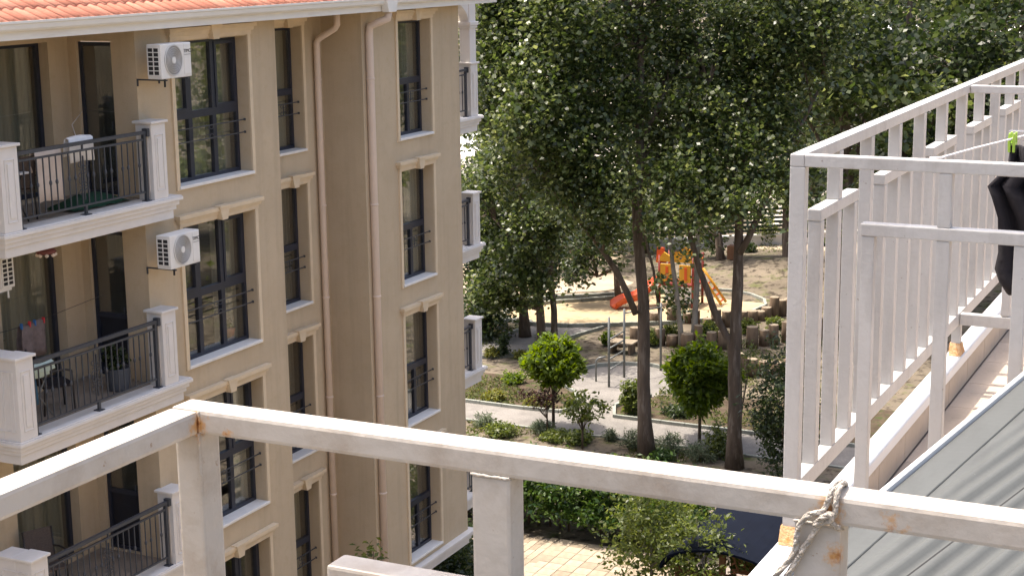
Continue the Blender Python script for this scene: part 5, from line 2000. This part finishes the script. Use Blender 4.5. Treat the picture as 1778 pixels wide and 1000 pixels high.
# more distant trees: (trunk px base, label, crown blobs, dep override)
far = [('tree in front of the slatted fence left of the fence corner', (1372, 472), ((1360, 330, 32, 25), (1380, 250, 60, 60), (1320, 180, 70, 90), (1260, 220, 70, 90), (1300, 280, 50, 50), (1200, 200, 60, 70), (1420, 200, 50, 50)), .28),
       ('small tree on the slope behind the play tower', (1253, 465), ((1235, 400, 28, 25), (1255, 350, 45, 45), (1220, 420, 22, 15)), .22),
       ('small dark tree left of the sandpit kerb', (1075, 525), ((1000, 470, 28, 30), (1020, 420, 40, 45), (1050, 390, 40, 35), (1070, 440, 28, 16)), .14),
       ('low tree on the pale ground behind the left garden trees', (930, 462), ((920, 400, 50, 60), (960, 350, 55, 60), (1010, 340, 50, 50), (1060, 340, 45, 40)), .2),
       ('low tree behind the straight poplar beyond the sandpit', (1120, 440), ((1110, 390, 40, 40), (1140, 340, 50, 50), (1080, 330, 45, 40)), .2),
       ('little tree on the bank left of the sandpit', (1000, 480), ((990, 430, 38, 45), (960, 400, 40, 40)), .12)]
for lb, bp, bb, r0 in far:
    q = PG(*bp)
    dep = (q - Vector((0, 0, H))).dot(Vector((RM[2, 0], RM[2, 1], -RM[2, 2])))
    tp = bb[0]
    limbs = [([q, PD(bp[0] - 6, bp[1] - 60, dep), PD((bp[0] + tp[0]) / 2, tp[1] + 10, dep), PD(bb[1][0], bb[1][1], dep)], r0, r0 * .4)]
    tree('garden_tree', lb, q, limbs, [bl(u, v, dep + random.uniform(-2, 2), r_, n_) for u, v, r_, n_ in bb], leaf=.22, per=15, sig=.35, lm='leaf_dark' if r0 < .2 else 'leaf_poplar', group='distant garden trees')

# backdrop woodland: individual big trees
bk = [(1480, 62, 'tree directly behind the near corner of the white fence', 'leaf_poplar'), (1580, 66, 'tree behind the white fence, second from its corner', 'leaf_dark'),
      (1690, 70, 'tree behind the white fence at the right picture edge', 'leaf_poplar'), (1800, 64, 'tree beyond the right picture edge', 'leaf_dark'),
      (1530, 88, 'taller tree behind the first fence trees', 'leaf_dark'), (1640, 92, 'tall back row tree above the middle of the white fence', 'leaf_poplar'),
      (1750, 90, 'tall back row tree at the top right corner', 'leaf_light'), (1420, 96, 'back row tree above the slatted fence', 'leaf_dark'),
      (1310, 104, 'back row tree behind the forked poplar', 'leaf_dark'), (1200, 106, 'back row tree behind the straight poplar', 'leaf_dark'),
      (1090, 100, 'back row tree left of the straight poplar', 'leaf_dark'), (990, 98, 'back row tree above the left garden path', 'leaf_dark'),
      (915, 88, 'back row tree behind the twin trunk tree', 'leaf_poplar')]
fw = Vector((RM[2, 0], RM[2, 1], -RM[2, 2]))
for u, dep, lb, lm in bk:
    top = PD(u, 60, dep)
    base = Vector((top.x, top.y, 0))
    hgt = 16.5 + random.uniform(-1, 2)
    rr = random.uniform(4.2, 5.2)
    bb = []
    for i in range(13):
        a = random.uniform(0, 6.28)
        rad = random.uniform(.2, .75) * rr
        zz = random.uniform(1.8 if u < 1450 and i % 2 else 4.6, hgt - 1.5)
        sh = 1.0 - abs(zz - hgt * .55) / hgt * .7
        bb.append(((base.x + rad * math.cos(a) * sh, base.y + rad * math.sin(a) * sh, zz), (1.9, 1.9, 1.6), 38))
    limbs = [([base, base + Vector((.1, .1, 4)), base + Vector((-.1, .2, 9)), base + Vector((.1, 0, hgt - 2))], .30, .08)]
    for i in range(5):
        q = bb[i][0]
        limbs.append(([base + Vector((0, 0, max(2.5, q[2] * .55))), Vector(q)], .10, .03))
    tree('woodland_tree', lb, base, limbs, bb, leaf=.30, per=16, sig=.5, lm=lm, group='woodland trees behind the garden', twigs=.05)

# a leafy row across the courtyard on the right: seen in the window reflections and past the fence
for i, (x, y) in enumerate(((46, -8), (53, -12), (61, -9), (69, -17), (58, -18), (76, -10))):
    base = Vector((x, y, 0))
    bb = []
    for k in range(12):
        a = random.uniform(0, 6.28)
        rad = random.uniform(.2, .8) * 4.2
        bb.append(((x + rad * math.cos(a), y + rad * math.sin(a), random.uniform(3, 14)), (1.9, 1.9, 1.6), 34))
    limbs = [([base, base + Vector((.1, .1, 6)), base + Vector((0, 0, 13))], .3, .08)]
    tree('courtyard_tree', ['courtyard tree nearest the terrace, mirrored in the windows', 'courtyard tree behind the nearest one', 'courtyard tree level with the sandpit', 'courtyard tree at the far right corner', 'courtyard tree furthest to the right', 'courtyard tree beyond the sandpit level'][i],
         base, limbs, bb, leaf=.32, per=15, sig=.5, lm='leaf_light', group='courtyard trees right of the terrace', twigs=.04)
